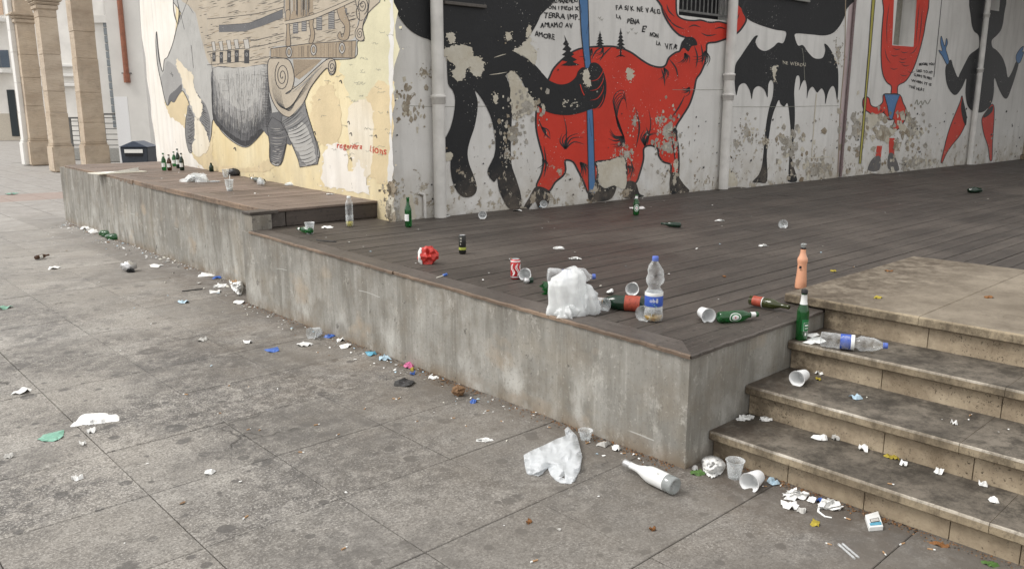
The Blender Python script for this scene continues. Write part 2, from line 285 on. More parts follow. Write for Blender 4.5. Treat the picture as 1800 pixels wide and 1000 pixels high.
# ================================================================ GROUND
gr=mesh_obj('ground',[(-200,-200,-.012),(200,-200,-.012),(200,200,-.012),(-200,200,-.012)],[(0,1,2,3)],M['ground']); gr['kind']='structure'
TX0,TY0,TS=1.03-.59*4,3.41-.59*9,.59
def tile_mesh():
    mb=MB(); g=.0018; b=.003; s=TS
    a=[(g,g,-.011),(s-g,g,-.011),(s-g,s-g,-.011),(g,s-g,-.011)]; c=[(g,g,-.002),(s-g,g,-.002),(s-g,s-g,-.002),(g,s-g,-.002)]; d=[(g+b,g+b,.001),(s-g-b,g+b,.001),(s-g-b,s-g-b,.001),(g+b,s-g-b,.001)]
    mb.add(a+c+d,[(0,1,5,4),(1,2,6,5),(2,3,7,6),(3,0,4,7),(4,5,9,8),(5,6,10,9),(6,7,11,10),(7,4,8,11),(8,9,10,11)]); me=mb.build('paving_tile',[M['tile']],gr); return me
t0=tile_mesh(); first=True
mesh_obj('joint_bed',[(TX0,TY0,-.008),(3.4,TY0,-.008),(3.4,TY0+TS*28,-.008),(TX0,TY0+TS*28,-.008)],[(0,1,2,3)],M['joint'],gr)
for i in range(8):
    for j in range(28):
        x=TX0+i*TS; y=TY0+j*TS
        if x>3.3: continue
        o=t0 if first else t0.copy()
        if not first: COL.objects.link(o); o.parent=gr
        first=False; o.location=(x,y,random.uniform(-.0012,.0012)); o.rotation_euler=(random.uniform(-.0015,.0015),random.uniform(-.0015,.0015),random.uniform(-.002,.002))
# ================================================================ CONCRETE RETAINING WALLS
mb=MB(); T=.02
zt=lambda Y:z_deck(Y)-T
mb.hexa([(2.93,2.24,-.1),(3.15,2.24,-.1),(3.15,6.55,-.1),(2.93,6.55,-.1),(2.93,2.24,zt(2.24)),(3.15,2.24,zt(2.24)),(3.15,6.55,zt(6.55)),(2.93,6.55,zt(6.55))])
mb.hexa([(2.93,2.0,-.1),(6.0,2.0,-.1),(6.0,2.24,-.1),(2.93,2.24,-.1),(2.93,2.0,zt(2)),(6,2.0,zt(2)),(6,2.24,zt(2.24)),(2.93,2.24,zt(2.24))])
o=mb.build('retaining_wall',[M['conc']]); bm=bmesh.new(); bm.from_mesh(o.data); bmesh.ops.remove_doubles(bm,verts=bm.verts,dist=1e-4); bm.to_mesh(o.data); bm.free()
tag(o,'long grey concrete retaining wall under the main dark deck, ending at the steps','wall')
mb=MB()
mb.hexa([(3.2,6.551,-.1),(3.5,6.551,-.1),(3.6,13.5,-.1),(3.31,13.5,-.1),(3.17,6.551,z_raised(6.5)-.03),(3.5,6.551,z_raised(6.5)-.03),(3.6,13.5,z_raised(13.5)-.03),(3.33,13.5,z_raised(13.5)-.03)])
mb.hexa([(3.33,13.5,-.1),(4.8,13.5,-.1),(4.8,13.7,-.1),(3.33,13.7,-.1),(3.33,13.5,z_raised(13.5)-.03),(4.8,13.5,z_raised(13.5)-.03),(4.8,13.7,z_raised(13.5)-.03),(3.33,13.7,z_raised(13.5)-.03)])
mb.hexa([(2.955,6.4,zt(6.4)-.005),(3.13,6.4,zt(6.4)-.005),(3.13,6.545,zt(6.5)-.005),(2.955,6.545,zt(6.5)-.005),(2.955,6.4,.765),(3.13,6.4,.765),(3.13,6.545,.765),(2.955,6.545,.765)])
tag(mb.build('platform_wall',[M['conc']]),'set-back grey concrete wall carrying the raised platform at left','wall')
# ================================================================ DECK
deck=empty('wooden_deck',(3,2,.55),0,'wide dark weathered plank deck in front of the figure mural','deck')
def child(o,p): o.parent=p; o.matrix_parent_inverse=Matrix.Translation(-Vector(p.location)); return o
SL=math.atan(.0205); PW=.142
def plank_mesh(name,mat,L=1,Wd=PW-.008,Tk=.026,b=.003):
    mb=MB(); a=[(0,0,-Tk),(L,0,-Tk),(L,Wd,-Tk),(0,Wd,-Tk)]; c=[(0,0,-b),(L,0,-b),(L,Wd,-b),(0,Wd,-b)]; d=[(0,b,0),(L,b,0),(L,Wd-b,0),(0,Wd-b,0)]
    mb.add(a+c+d,[(0,1,5,4),(1,2,6,5),(2,3,7,6),(3,0,4,7),(4,5,9,8),(5,6,10,9),(6,7,11,10),(7,4,8,11),(8,9,10,11)]); o=mb.build(name,[mat]); return o
pk=plank_mesh('plank',M['deck']); first=True
def put_plank(src,x0,x1,y,z,par,rot=SL):
    global first
    o=src if first else src.copy()
    if not first: COL.objects.link(o)
    first=False; o.location=(x0,y,z); o.scale=(x1-x0-.004,1,1); o.rotation_euler=(rot,0,0); child(o,par)
row=0; y=2.145
while y<6.2:
    xs=3.085; e=22.0; cuts=[xs]; x=xs+random.uniform(1.2,4.2)
    while x<e-1: cuts.append(x); x+=random.choice([4.0,4.0,6,5])
    cuts.append(e)
    xe=4.2+(6.18-y-.142)/.0366 if y>5.55 else 99
    if y>6.03: cuts=[3.085,4.16] if y+.14>6.18 else [3.085,min(xe,8)]
    elif xe<22: cuts=[c for c in cuts if c<xe-.5]+[xe]
    for a,b in zip(cuts,cuts[1:]): put_plank(pk,a,b,y,z_deck(y)+random.uniform(-.0015,.0015),deck)
    y+=PW
for yy in (6.18+.02,6.34-.02):
    put_plank(pk,3.085,4.17,yy,z_deck(yy),deck)
y=2.145-PW
while y>-1.5:
    xs=4.3 if y<1.95 else 4.155
    for a,b in ((xs,9.5),(9.5,15),(15,22)):
        put_plank(pk,a,b,y,z_deck(y)+random.uniform(-.0015,.0015),deck)
    y-=PW
# mitred edge boards
def edge_board(name,p0,p1,wid,inner,tk,mat,mats2,par,m0=0,m1=0,zf=z_deck,ov=0.012,n=140):
    # strip from p0 to p1; 'inner' is the unit direction towards the deck; worn wavy outer edge
    vs=[];fs=[];mi=[]; p0=Vector(p0+(0,));p1=Vector(p1+(0,)); d=(p1-p0); L=d.length; d.normalize(); inner=Vector(inner+(0,))
    for i in range(n+1):
        s=i/n; q=p0+d*(L*s); k=noise.noise(Vector((s*L*3.1,1.7,0)))*.010+noise.noise(Vector((s*L*17,4,0)))*.008
        a=q-inner*(ov+k)-(d*ov if (i==0 and m0) else d*0); b=q+inner*wid+d*(max(0,wid-s*L)*m0)
        zq=zf(a.y)+.002; k2=noise.noise(Vector((s*L*9,9,0)))*.003
        vs+= [(a.x,a.y,zq-tk),(a.x-inner.x*-.001,a.y,zq-.006+k2),(a.x+inner.x*.008,a.y+inner.y*.008,zq+k2*.5),(b.x,b.y,zf(b.y)+.002),(b.x,b.y,zf(b.y)-tk)]
    for i in range(n):
        for k in range(4):
            fs.append((i*5+k,i*5+k+1,(i+1)*5+k+1,(i+1)*5+k)); mi.append(1 if k<2 else 0)
        fs.append((i*5+4,i*5,(i+1)*5,(i+1)*5+4)); mi.append(0)
    fs+=[(4,3,2,1,0),tuple(n*5+k for k in range(5))]; mi+=[1,1]
    o=mesh_obj(name,vs,fs,[mat,mats2],None,False,mi); child(o,par); return o
edge_board('edge_board',(2.93,2.0),(2.93,4.3),.147,(1,0),T,M['cap'],M['capedge'],deck,m0=1)
edge_board('edge_board',(2.93,4.304),(2.93,6.40),.147,(1,0),T,M['cap'],M['capedge'],deck)
edge_board('edge_board',(2.93,2.0),(4.15,2.0),.139,(0,1),T,M['deck'],M['cap'],deck,m0=1)
o=mesh_obj('deck_base',[(3.16,2.2,.50),(6.2,2.2,.50),(6.2,-2,.44),(22,-2,.42),(22,5.5,.585),(4.2,6.1,.59),(4.2,6.44,.60),(3.16,6.44,.60)],[(0,1,2,3,4,5,6,7)],M['dark']); child(o,deck)
# raised platform
plat=empty('raised_platform',(3.2,6.45,.8),0,'higher brown plank platform along the yellow mural wall','deck')
pk2=plank_mesh('plank',M['deck2']); first=True
y=6.50
while y<13.5:
    x0=3.30+(y-6.45)*.02; xw=4.2+(y+.1-6.18)*.0829
    put_plank(pk2,x0,xw+.01,y,z_raised(y)+random.uniform(-.002,.002),plat,.0064); y+=PW
def zr(Y): return z_raised(Y)
edge_board('edge_board',(3.13,6.46),(3.26,10.2),.15,(1,0),.05,M['deck2'],M['capedge'],plat,zf=zr)
edge_board('edge_board',(3.262,10.21),(3.36,13.5),.15,(1,0),.05,M['deck2'],M['capedge'],plat,zf=zr)
mb=MB(); mb.hexa([(2.945,6.40,.768),(3.2,6.40,.768),(3.2,6.56,.768),(2.945,6.56,.768),(2.935,6.39,.795),(3.2,6.40,.795),(3.2,6.56,.795),(2.94,6.56,.795)]); child(mb.build('corner_block',[M['cap']],None,bevel=.004),plat)
mb=MB(); mb.box(3.29,4.24,6.445,6.47,.645,.772); child(mb.build('riser_board',[M['fascia']],bevel=.003),plat)
mb=MB(); mb.box(3.135,3.285,6.452,6.49,.645,.770); child(mb.build('riser_board',[M['cap']],bevel=.003),plat)
mb=MB(); mb.box(3.15,4.24,6.435,6.55,.774,.797); child(mb.build('nosing_board',[M['deck2']],bevel=.004),plat)
child(mesh_obj('platform_base',[(3.3,6.5,.75),(4.4,6.5,.75),(4.8,13.5,.79),(3.4,13.5,.79)],[(0,1,2,3)],M['dark']),plat)
# ================================================================ STEPS
steps=empty('stone_steps',(3.1,2,0),0,'broad flight of stained travertine steps leading up to the deck','steps')
def tread(name,X,Xb,z,y0,y1,par,mats,ov=.045,tk=.045):
    n=max(2,int((y0-y1)/.06)); prof=lambda i,k:None
    vs=[];fs=[];mi=[]
    for i in range(n+1):
        yy=y0+(y1-y0)*i/n; c=abs(noise.noise(Vector((yy*6,X*3,z))))*.006+max(0,noise.noise(Vector((yy*19,X,3))))*.006
        pr=[(Xb,z-tk),(X+.006,z-tk),(X,z-tk+.006),(X,z-.010),(X+.002+c*.3,z-.003-c*.3),(X+.006+c*.8,z),(Xb,z)]
        vs+=[(p[0],yy,p[1]) for p in pr]
    m=len(pr)
    for i in range(n):
        for k in range(m-1):
            fs.append((i*m+k,(i+1)*m+k,(i+1)*m+k+1,i*m+k+1)); mi.append(1 if k in(1,2) else 2 if k in (3,4) and mats[2] else 1 if k in(3,4) else 0)
    fs+=[tuple(range(m)),tuple(n*m+k for k in range(m))[::-1]]; mi+=[1,1]
    ms=[mats[0],mats[1]]+([mats[2]] if mats[2] else [])
    o=mesh_obj(name,vs,fs,ms,None,False,mi); child(o,par); return o
def riser(X,z0,z1,y0,y1,par):
    mb=MB(); mb.box(X,X+.03,y1+.0015,y0-.0015,z0,z1); o=mb.build('riser_slab',[M['riser']],bevel=.0015); child(o,par)
YE=-2.6
def run(y0,yend,cuts):
    c=[y0]+cuts; last=c[-1]
    while last>yend: last-=1.22; c.append(last)
    return c
for (X,Xb,z,zb,tc,rc) in ((3.11,3.47,Z1,-.02,[.80],[1.93-.32,1.27,.94,.70,.35]),(3.41,3.86,Z2,Z1,[1.02],[1.33,.97,.70,.3]),(3.80,4.22,Z3,Z2,[.985],[1.52,1.0,.5]),(4.14,4.5,ZL,Z3,[],[1.45,.9,.45])):
    y0=1.996
    riser_x=X+.04
    cs=run(y0,YE,rc)
    for a,b in zip(cs,cs[1:]): riser(riser_x,zb-.003,z-.046,a,b,steps)
    if z<ZL:
        cs=run(y0,YE,tc)
        for a,b in zip(cs,cs[1:]): tread('tread_slab',X,Xb,z+random.uniform(-.001,.001),a-.001,b+.001,steps,(M['tread'],M['nose'],M['chip']))
# landing of large slabs with its own nosing
yl=2.215
for (y0,y1) in ((yl,1.49),(1.49,.72),(.72,-.1),(-.1,-1.3),(-1.3,-2.6)):
    tread('landing_slab',4.14,5.02,ZL+random.uniform(-.001,.001),y0-.001,y1+.001,steps,(M['landing'],M['nose'],None),tk=.05)
    mb=MB(); mb.box(5.0225,5.93,y1+.001,y0-.001,ZL-.05,ZL+random.uniform(-.001,.001)); child(mb.build('landing_slab',[M['landing']],bevel=.003),steps)
mb=MB(); mb.box(4.215,5.9,-2.6,2.19,.42,ZL-.052); child(mb.build('landing_core',[M['riser']]),steps)
mb=MB(); mb.box(3.2,4.2,-2.62,1.99,-.1,.1); child(mb.build('step_core',[M['riser']]),steps)
# ================================================================ BUILDING WITH MURALS
HT=8.5
bld=empty('mural_building',(4.2,6.18,.6),0,'long old plastered building with wall paintings of a ship-bodied rhino and black and red figures','building')
M['w1']=mk_plaster('yellow_mural_ground',(.66,.54,.31),(.74,.655,.44),.75,-.04)
M['cream']=mk_plaster('cream_peel',(.66,.58,.44),(.74,.69,.58),.3,-.06)
M['white1']=mk_plaster('whitewashed_patch',(.72,.68,.61),(.80,.775,.73),.4,-.07)
M['orange1']=mk_paint('warm_ochre_paint',(.68,.56,.35),-.06); M['green1']=mk_paint('pale_green_paint',(.66,.62,.43),-.06)
M['black']=mk_paint('black_mural_paint',(.021,.022,.024),0.0)
M['red']=mk_paint('red_mural_paint',(.60,.045,.025),.0,.15); M['blue']=mk_paint('blue_mural_paint',(.085,.20,.40),0); M['yellow']=mk_paint('yellow_mural_paint',(.42,.38,.08),0)
M['ink']=mk_paint('black_ink_line',(.035,.035,.038),-.03); M['grey']=mk_paint('grey_mural_paint',(.34,.335,.325),-.04,.2); M['lgrey']=mk_paint('light_grey_mural_paint',(.46,.44,.405),-.04)
M['hull']=mk_paint('wood_toned_mural_paint',(.46,.40,.315),-.04,.2); M['brn']=mk_paint('brown_mural_paint',(.34,.27,.19),-.04); M['dgrey']=mk_paint('dark_grey_mural_paint',(.12,.12,.125),-.04)
M['g2']=mk_paint('slate_grey_mural_paint',(.20,.20,.20),-.04); M['g3']=mk_paint('mid_grey_mural_paint',(.43,.425,.405),-.04); M['redtext']=mk_paint('red_lettering',(.55,.10,.06),.0); M['soft']=mk_paint('faded_pencil',(.30,.30,.25),-.02)
t=NT('bare_mortar',.9,.15); t.base(plaster_under(t)); t.bump(t.noise(26,6,.75),1,.02); M['mort']=t.mat
t=NT('grey_mortar',.9,.15); t.base(t.mix(t.ramp(t.noise(6,5,.7),.35,.65),(.27,.245,.205),(.50,.475,.425))); t.bump(t.noise(26,6,.75),1,.02); M['mort2']=t.mat
t=NT('skim_plaster',.85,.2); t.base(t.mix(t.ramp(t.noise(4,5,.7),.35,.65),(.50,.455,.36),(.60,.57,.49))); t.bump(t.noise(20,6,.75),.8,.012); M['skim']=t.mat
def wall_face(name,pl,u0,u1,z0,z1,mat,holes=(),deep=.28):
    us=sorted(set([u0,u1]+[h[0] for h in holes]+[h[1] for h in holes])); vs=[];fs=[]
    mb=MB()
    def quad(a,b,c,d): mb.add([a,b,c,d],[(0,1,2,3)])
    for a,b in zip(us,us[1:]):
        hz=[h for h in holes if h[0]<=a+1e-6 and h[1]>=b-1e-6]; z=z0
        for h in sorted(hz,key=lambda q:q[2]):
            quad(pl.pt(a,z),pl.pt(b,z),pl.pt(b,h[2]),pl.pt(a,h[2])); z=h[3]
        quad(pl.pt(a,z),pl.pt(b,z),pl.pt(b,z1),pl.pt(a,z1))
    for h in holes:
        a,b,c,d=h[:4]; D=-deep
        quad(pl.pt(a,c),pl.pt(b,c),pl.pt(b,c,D),pl.pt(a,c,D)); quad(pl.pt(a,d),pl.pt(b,d),pl.pt(b,d,D),pl.pt(a,d,D))
        quad(pl.pt(a,c),pl.pt(a,d),pl.pt(a,d,D),pl.pt(a,c,D)); quad(pl.pt(b,c),pl.pt(b,d),pl.pt(b,d,D),pl.pt(b,c,D))
        quad(pl.pt(a,c,D),pl.pt(b,c,D),pl.pt(b,d,D),pl.pt(a,d,D))
    o=mb.build(name,[mat]); child(o,bld); return o
h1a=W2.uz(1193,27); h1b=W2.uz(1288,32); h2a=W2.uz(1570,79); h2b=W2.uz(1605,82); h3a=W2.uz(1739,18); h3b=W2.uz(1755,20)
holes=[(h1a[0],h1b[0],h1a[1],h1a[1]+1.0),(h2a[0],h2b[0],h2a[1],h2a[1]+1.6),(h3a[0],h3b[0],h3a[1],h3a[1]+1.0)]
wall_face('front_wall',W2,0,24,.3,HT,M['plas'],holes)
wall_face('side_wall',W1,0,W1.L,.3,HT,M['w1'])
e=W1.pt(W1.L,0); f=W2.pt(24,0); mb=MB()
mb.add([(e.x,e.y,.0),(e.x+8,e.y-.3,0),(e.x+8,e.y-.3,HT),(e.x,e.y,HT)],[(0,1,2,3)]); mb.add([(4.2,6.18,HT),(f.x,f.y,HT),(f.x,f.y+8,HT),(e.x,e.y,HT)],[(0,1,2,3)])
child(mb.build('rear_wall',[M['plas']]),bld)
# ---- painting helpers (outlines are drawn on the wall planes, in metres along the wall)
def cr(pts,closed=True,n=4):
    P=pts; N=len(P); out=[]
    rng=range(N) if closed else range(N-1)
    for i in rng:
        p0=P[(i-1)%N] if closed or i>0 else P[0]; p1=P[i]; p2=P[(i+1)%N]; p3=P[(i+2)%N] if closed or i+2<N else P[-1]
        for k in range(n):
            t=k/n; out.append(tuple(.5*((2*p1[j])+(-p0[j]+p2[j])*t+(2*p0[j]-5*p1[j]+4*p2[j]-p3[j])*t*t+(-p0[j]+3*p1[j]-3*p2[j]+p3[j])*t**3) for j in (0,1)))
    if not closed: out.append(P[-1])
    return out
class Art:
    """collects painted shapes of one wall and one painted motif, by layer and colour"""
    def __init__(s,pl,off,sc): s.pl=pl; s.o=off; s.s=sc; s.mb=MB(); s.mats=[]
    def mi(s,m):
        if m not in s.mats: s.mats.append(m)
        return s.mats.index(m)
    def P(s,p,lay): return s.pl.hit(s.o[0]+p[0]/s.s,s.o[1]+p[1]/s.s,.002+lay*.0012)
    def fill(s,pts,m,lay=0,smooth=True,holes=(),rough=0):
        q=cr(pts) if smooth else list(pts)
        if rough: 
            q=cr(pts,n=9); q=[(x+noise.noise(Vector((x*.09,y*.09,1)))*rough+noise.noise(Vector((x*.3,y*.3,5)))*rough*.7+noise.noise(Vector((x*.9,y*.9,2)))*rough*.45,y+noise.noise(Vector((x*.09,y*.09,9)))*rough+noise.noise(Vector((x*.3,y*.3,7)))*rough*.7+noise.noise(Vector((x*.9,y*.9,6)))*rough*.45) for x,y in q]
        if rough>=9 and s.pl is W2 and m in('mort','mort2'):
            gx=sum(p[0] for p in q)/len(q); gy=sum(p[1] for p in q)/len(q); rx=max(abs(p[0]-gx) for p in q); ry=max(abs(p[1]-gy) for p in q)
            for _ in range(58):
                x=gx+random.gauss(0,rx*.75); y=gy+random.gauss(0,ry*.75); s2=random.uniform(.12,.75)*min(rx,ry)*.33; a_=random.uniform(0,6); nn=random.choice([4,5,6])
                s.mb.add([s.P((x+math.cos(a_+k*6.283/nn)*s2*random.uniform(.4,1.1),y+math.sin(a_+k*6.283/nn)*s2*random.uniform(.6,1.7)),lay+.02+random.random()*.1) for k in range(nn)],[tuple(range(nn))],s.mi(random.choice([m,m,'mort','skim'])))
            q=[(gx+(x-gx)*.55+noise.noise(Vector((x*.2,y*.2,3)))*rough,gy+(y-gy)*.6+noise.noise(Vector((x*.2,y*.2,8)))*rough) for x,y in q]
        elif rough>=9:
            for _ in range(int(len(q)*.35)):
                x,y=random.choice(q); s2=random.uniform(.15,.5)*rough; x+=random.gauss(0,rough*.9); y+=random.gauss(0,rough*.9); a_=random.uniform(0,6)
                s.mb.add([s.P((x+math.cos(a_+k*1.4+random.uniform(-.3,.3))*s2,y+math.sin(a_+k*1.4)*s2*random.uniform(.4,1)),lay+.02) for k in range(4)],[(0,1,2,3)],s.mi(m))
        loops=[[Vector((x,y,0)) for x,y in q]]+[[Vector((x,y,0)) for x,y in h] for h in holes]
        tri=tessellate_polygon(loops); allp=[p for l in loops for p in l]
        s.mb.add([s.P(p,lay) for p in allp],[tuple(t) for t in tri],s.mi(m)); return q
    def line(s,pts,w,m,lay=1,closed=False,smooth=True,taper=0):
        q=cr(pts,closed) if smooth and len(pts)>2 else list(pts)
        if closed: q=q+[q[0]]
        n=len(q); vs=[]
        for i,p in enumerate(q):
            a=q[max(i-1,0)]; b=q[min(i+1,n-1)]; dx,dy=b[0]-a[0],b[1]-a[1]; L=math.hypot(dx,dy) or 1
            k=w/2*(1 if not taper else max(.12,(1-i/(n-1))**.7 if taper==1 else math.sin(PI*(i+.15)/(n-.7))))
            vs+=[(p[0]-dy/L*k,p[1]+dx/L*k),(p[0]+dy/L*k,p[1]-dx/L*k)]
        s.mb.add([s.P(v,lay) for v in vs],[(2*i,2*i+1,2*i+3,2*i+2) for i in range(n-1)],s.mi(m))
    def build(s,name,label=None):
        o=s.mb.build(name,[M[k] for k in s.mats]); child(o,bld)
        if label: o['label']=label
        return o
def inside(p,poly):
    x,y=p; r=False; j=len(poly)-1
    for i in range(len(poly)):
        xi,yi=poly[i]; xj,yj=poly[j]
        if (yi>y)!=(yj>y) and x<(xj-xi)*(y-yi)/(yj-yi)+xi: r=not r
        j=i
    return r
FONTC={}
def glyph(ch):
    if ch not in FONTC:
        cu=bpy.data.curves.new('g','FONT'); cu.body=ch; cu.size=1; cu.resolution_u=3; ob=bpy.data.objects.new('g',cu); COL.objects.link(ob)
        bpy.context.view_layer.update(); me=bpy.data.meshes.new_from_object(ob.evaluated_get(bpy.context.evaluated_depsgraph_get()))
        vs=[(v.co.x,v.co.y) for v in me.vertices]; fs=[tuple(p.vertices) for p in me.polygons]; bpy.data.objects.remove(ob); bpy.data.meshes.remove(me); FONTC[ch]=(vs,fs)
    return FONTC[ch]
def lettering(art,txt,a,b,h,m,lay=2,jit=.09,skew=0,fat=0):
    adv=[]; x=0
    for ch in txt:
        if ch==' ': adv.append((x,None)); x+=.38; continue
        vs,fs=glyph(ch); mx_=max(v[0] for v in vs); mn=min(v[0] for v in vs); adv.append((x-mn,ch)); x+=mx_-mn+.14
    W=x-.14; dx,dy=b[0]-a[0],b[1]-a[1]; sx=math.hypot(dx,dy)/W; ux,uy=dx/math.hypot(dx,dy),dy/math.hypot(dx,dy)
    for x0,ch in adv:
        if not ch: continue
        vs,fs=glyph(ch); r=random.uniform(-jit,jit); oy=random.uniform(-jit,jit)*h*1.3; hh=h/.72*random.uniform(1-jit,1+jit)
        for (fx,fy) in ([(0,0)] if not fat else [(0,0),(fat,0),(0,fat),(fat,fat)]):
            pts=[]
            for vx,vy in vs:
                lx=(x0+vx)*sx+fx+noise.noise(Vector((vx*2.2+x0*3,vy*2.2,oy)))*h*.13; ly=vy*hh+oy+fy+noise.noise(Vector((vx*2.2+x0*3,vy*2.2,oy+7)))*h*.16; lx+=-r*ly*1.5
                pts.append(art.P((a[0]+ux*lx-0*ly,a[1]+uy*lx-ly),lay+(fx+fy)*.05))
            art.mb.add(pts,fs,art.mi(m))
# ---------------- front wall: black giant
A=Art(W2,(680,0),2.5)
A.fill([(25,-30),(45,55),(75,105),(110,140),(150,163),(190,178),(240,215),(262,250),(265,300),(270,370),(290,400),(300,440),(295,500),(280,560),(255,610),(230,625),(235,680),(278,682),(280,740),(290,800),(315,850),(345,868),(380,860),(396,830),(385,780),(362,720),(355,670),(365,620),(385,560),(398,490),(398,440),(388,400),(420,440),(455,510),(472,580),(478,640),(470,690),(442,755),(470,800),(485,785),(492,830),(515,885),(540,918),(570,925),(590,915),(590,860),(570,790),(548,720),(545,620),(548,560),(550,460),(540,380),(525,330),(560,320),(590,350),(615,400),(650,450),(690,485),(740,503),(800,507),(860,495),(900,480),(935,475),(955,445),(965,400),(962,350),(945,300),(920,277),(895,280),(885,300),(860,297),(840,315),(830,340),(800,365),(760,372),(715,355),(690,330),(650,285),(610,255),(565,228),(600,195),(640,140),(675,70),(700,-30)],'black',3)
for p,m in (([(245,222),(290,200),(330,198),(370,210),(385,245),(422,258),(425,300),(415,330),(385,335),(352,300),(340,340),(310,357),(285,320),(300,290),(265,262)],'skim'),([(262,150),(295,142),(300,185),(275,190)],'skim'),([(520,150),(540,145),(547,170),(530,182)],'skim'),([(622,112),(636,120),(632,155),(612,160)],'skim'),([(560,225),(600,195),(628,165),(640,205),(662,235),(650,282),(610,255)],'skim'),
  ([(527,322),(560,320),(585,350),(612,400),(640,430),(660,450),(650,490),(600,508),(560,528),(548,470),(540,380)],'skim'),([(575,440),(640,425),(662,450),(650,490),(600,512),(560,530),(552,500),(600,470)],'mort2'),([(520,545),(560,533),(592,560),(595,600),(560,640),(535,642),(518,600)],'mort2'),([(505,655),(540,640),(545,690),(515,698)],'mort2'),([(245,680),(288,672),(285,700),(262,705)],'skim'),([(470,415),(485,420),(484,450),(470,450)],'skim'),
  ([(862,315),(885,310),(895,375),(880,380),(862,345)],'skim')):
    A.fill(p,m,4 if m=='skim' else 4.6,rough=9)
for p in ([(385,315),(365,290),(362,270)],[(450,330),(490,325),(530,318)],[(470,255),(500,245),(525,238)]): A.line(p,4,'skim',5,taper=2)
for k in range(4):
    y=330+k*42; A.line([(893,y+28),(925,y+20),(948,y-12),(952,y-40)],3.5,'red',5,taper=2)
A.line([(850,372),(858,400),(868,420)],4,'red',5); 
for k in range(26):
    x=random.uniform(765,835); y=random.uniform(430,470); A.fill([(x,y),(x+random.uniform(3,9),y+1),(x+5,y+random.uniform(3,9)),(x,y+5)],'skim',5,False)
A.build('painted_figure','huge black faceless figure with long legs and a fist')
# pole held by the giant, and the small caption beside it
A=Art(W2,(900,0),2.5)
pole=[(293,-30),(300,60),(305,150),(316,250),(322,300),(328,420),(332,600),(338,845),(368,850),(362,700),(358,560),(352,430),(348,300),(340,210),(337,100),(333,-30)]
A.fill(pole,'blue',2.2,smooth=False); A.line(pole,4,'ink',2.4,True,False)
for p in ([(338,90),(328,150)],[(312,230),(322,270)],[(340,520),(350,600)],[(300,20),(306,60)]): A.line(p,4,'ink',2.6,taper=2)
A.build('painted_pole','blue painted pole gripped by the black fist')
# red beast
A=Art(W2,(900,0),2.5)
redp=[(165,340),(185,300),(230,255),(280,222),(330,210),(400,205),(460,208),(520,230),(570,265),(610,288),(650,297),(675,288),(690,255),(720,232),(738,225),(748,190),(765,168),(735,155),(700,120),(670,70),(658,30),(650,-40),(1010,-40),(1012,40),(1030,85),(1010,125),(985,150),(950,168),(900,186),(860,192),(855,220),(850,270),(830,320),(810,350),(800,400),(780,460),(750,510),(720,560),(724,600),(732,670),(730,765),(700,768),(698,725),(665,712),(645,685),(640,655),(610,640),(580,652),(578,700),(562,760),(543,805),(503,802),(505,745),(490,690),(430,705),(368,713),(378,745),(372,800),(362,850),(335,848),(315,800),(290,750),(268,712),(234,706),(236,745),(225,772),(190,802),(160,842),(108,822),(130,762),(138,700),(120,630),(106,560),(108,480),(125,430)]
mouth=[(722,-39),(722,40),(730,72),(760,88),(800,92),(830,90),(870,100),(910,97),(950,106),(972,100),(975,-39)]
A.fill(redp,'red',.3,holes=[mouth]); A.line(redp,8,'ink',1,True); A.line(mouth,7,'ink',1)
for f_ in ([(108,820),(75,870),(52,912),(72,920),(100,885),(118,915),(150,912),(165,880),(165,840)],[(335,846),(345,885),(400,885),(440,870),(460,820),(440,818),(410,828),(385,810),(372,770),(365,800)],[(503,800),(490,865),(530,873),(580,862),(560,850),(543,803)],[(698,765),(697,850),(750,852),(780,840),(755,810),(735,780),(730,762)],[(765,165),(800,168),(815,198),(790,205),(775,228),(755,212),(738,226),(748,190)]): A.fill(f_,'black',1.2)
def fan(cx,cy,a0,a1,n,L,w=5,cv=.25):
    for k in range(n):
        a=R(a0+(a1-a0)*k/(n-1)+random.uniform(-3,3)); l=L*random.uniform(.7,1.1); ex,ey=cx+math.cos(a)*l,cy-math.sin(a)*l
        A.line([(cx,cy),((cx+ex)/2-math.sin(a)*l*cv,(cy+ey)/2-math.cos(a)*l*cv),(ex,ey)],w*1.6,'ink',1.3,taper=1)
fan(235,655,15,100,6,85); fan(490,600,150,250,9,62); 
for k in range(7): A.line([(490,600),(462-k*3,540-k*16),(470+k*3,470-k*12),(500+k*1,400-k*-14)],6,'ink',1.3,taper=1)
for q_ in ([(330,215),(318,250),(322,290)],[(400,208),(370,225),(350,262)],[(440,205),(405,240),(385,270)],[(655,300),(668,340),(672,380)],[(690,260),(720,300),(730,345)],[(800,200),(815,250),(808,300)],[(830,195),(838,240),(835,290)],[(115,520),(140,580),(170,612)],[(590,560),(600,600),(592,640)],[(545,480),(560,560),(545,650)],[(140,640),(150,720),(140,780)],[(700,600),(712,660),(718,720)],[(520,700),(530,740),(518,790)],[(760,420),(735,470),(700,520)]): A.line(q_,7,'ink',1.3,taper=2)
A.line([(225,505),(238,560),(238,620),(232,660)],5,'ink',1.3,taper=2); A.line([(600,480),(610,540),(600,600),(580,650)],5,'ink',1.3,taper=2)
fan(585,640,40,95,6,80); fan(850,225,200,275,6,70,4); fan(760,235,230,290,7,55,4); fan(668,300,240,290,4,65,4); fan(780,385,180,240,5,45,4); fan(715,565,200,280,5,40,4); fan(300,715,270,330,6,60,5,.1); fan(135,700,240,290,4,60,4); fan(350,215,210,250,3,60,4); fan(400,210,215,245,3,60,4); fan(510,730,260,320,4,45,4); fan(130,560,280,310,3,60,4)
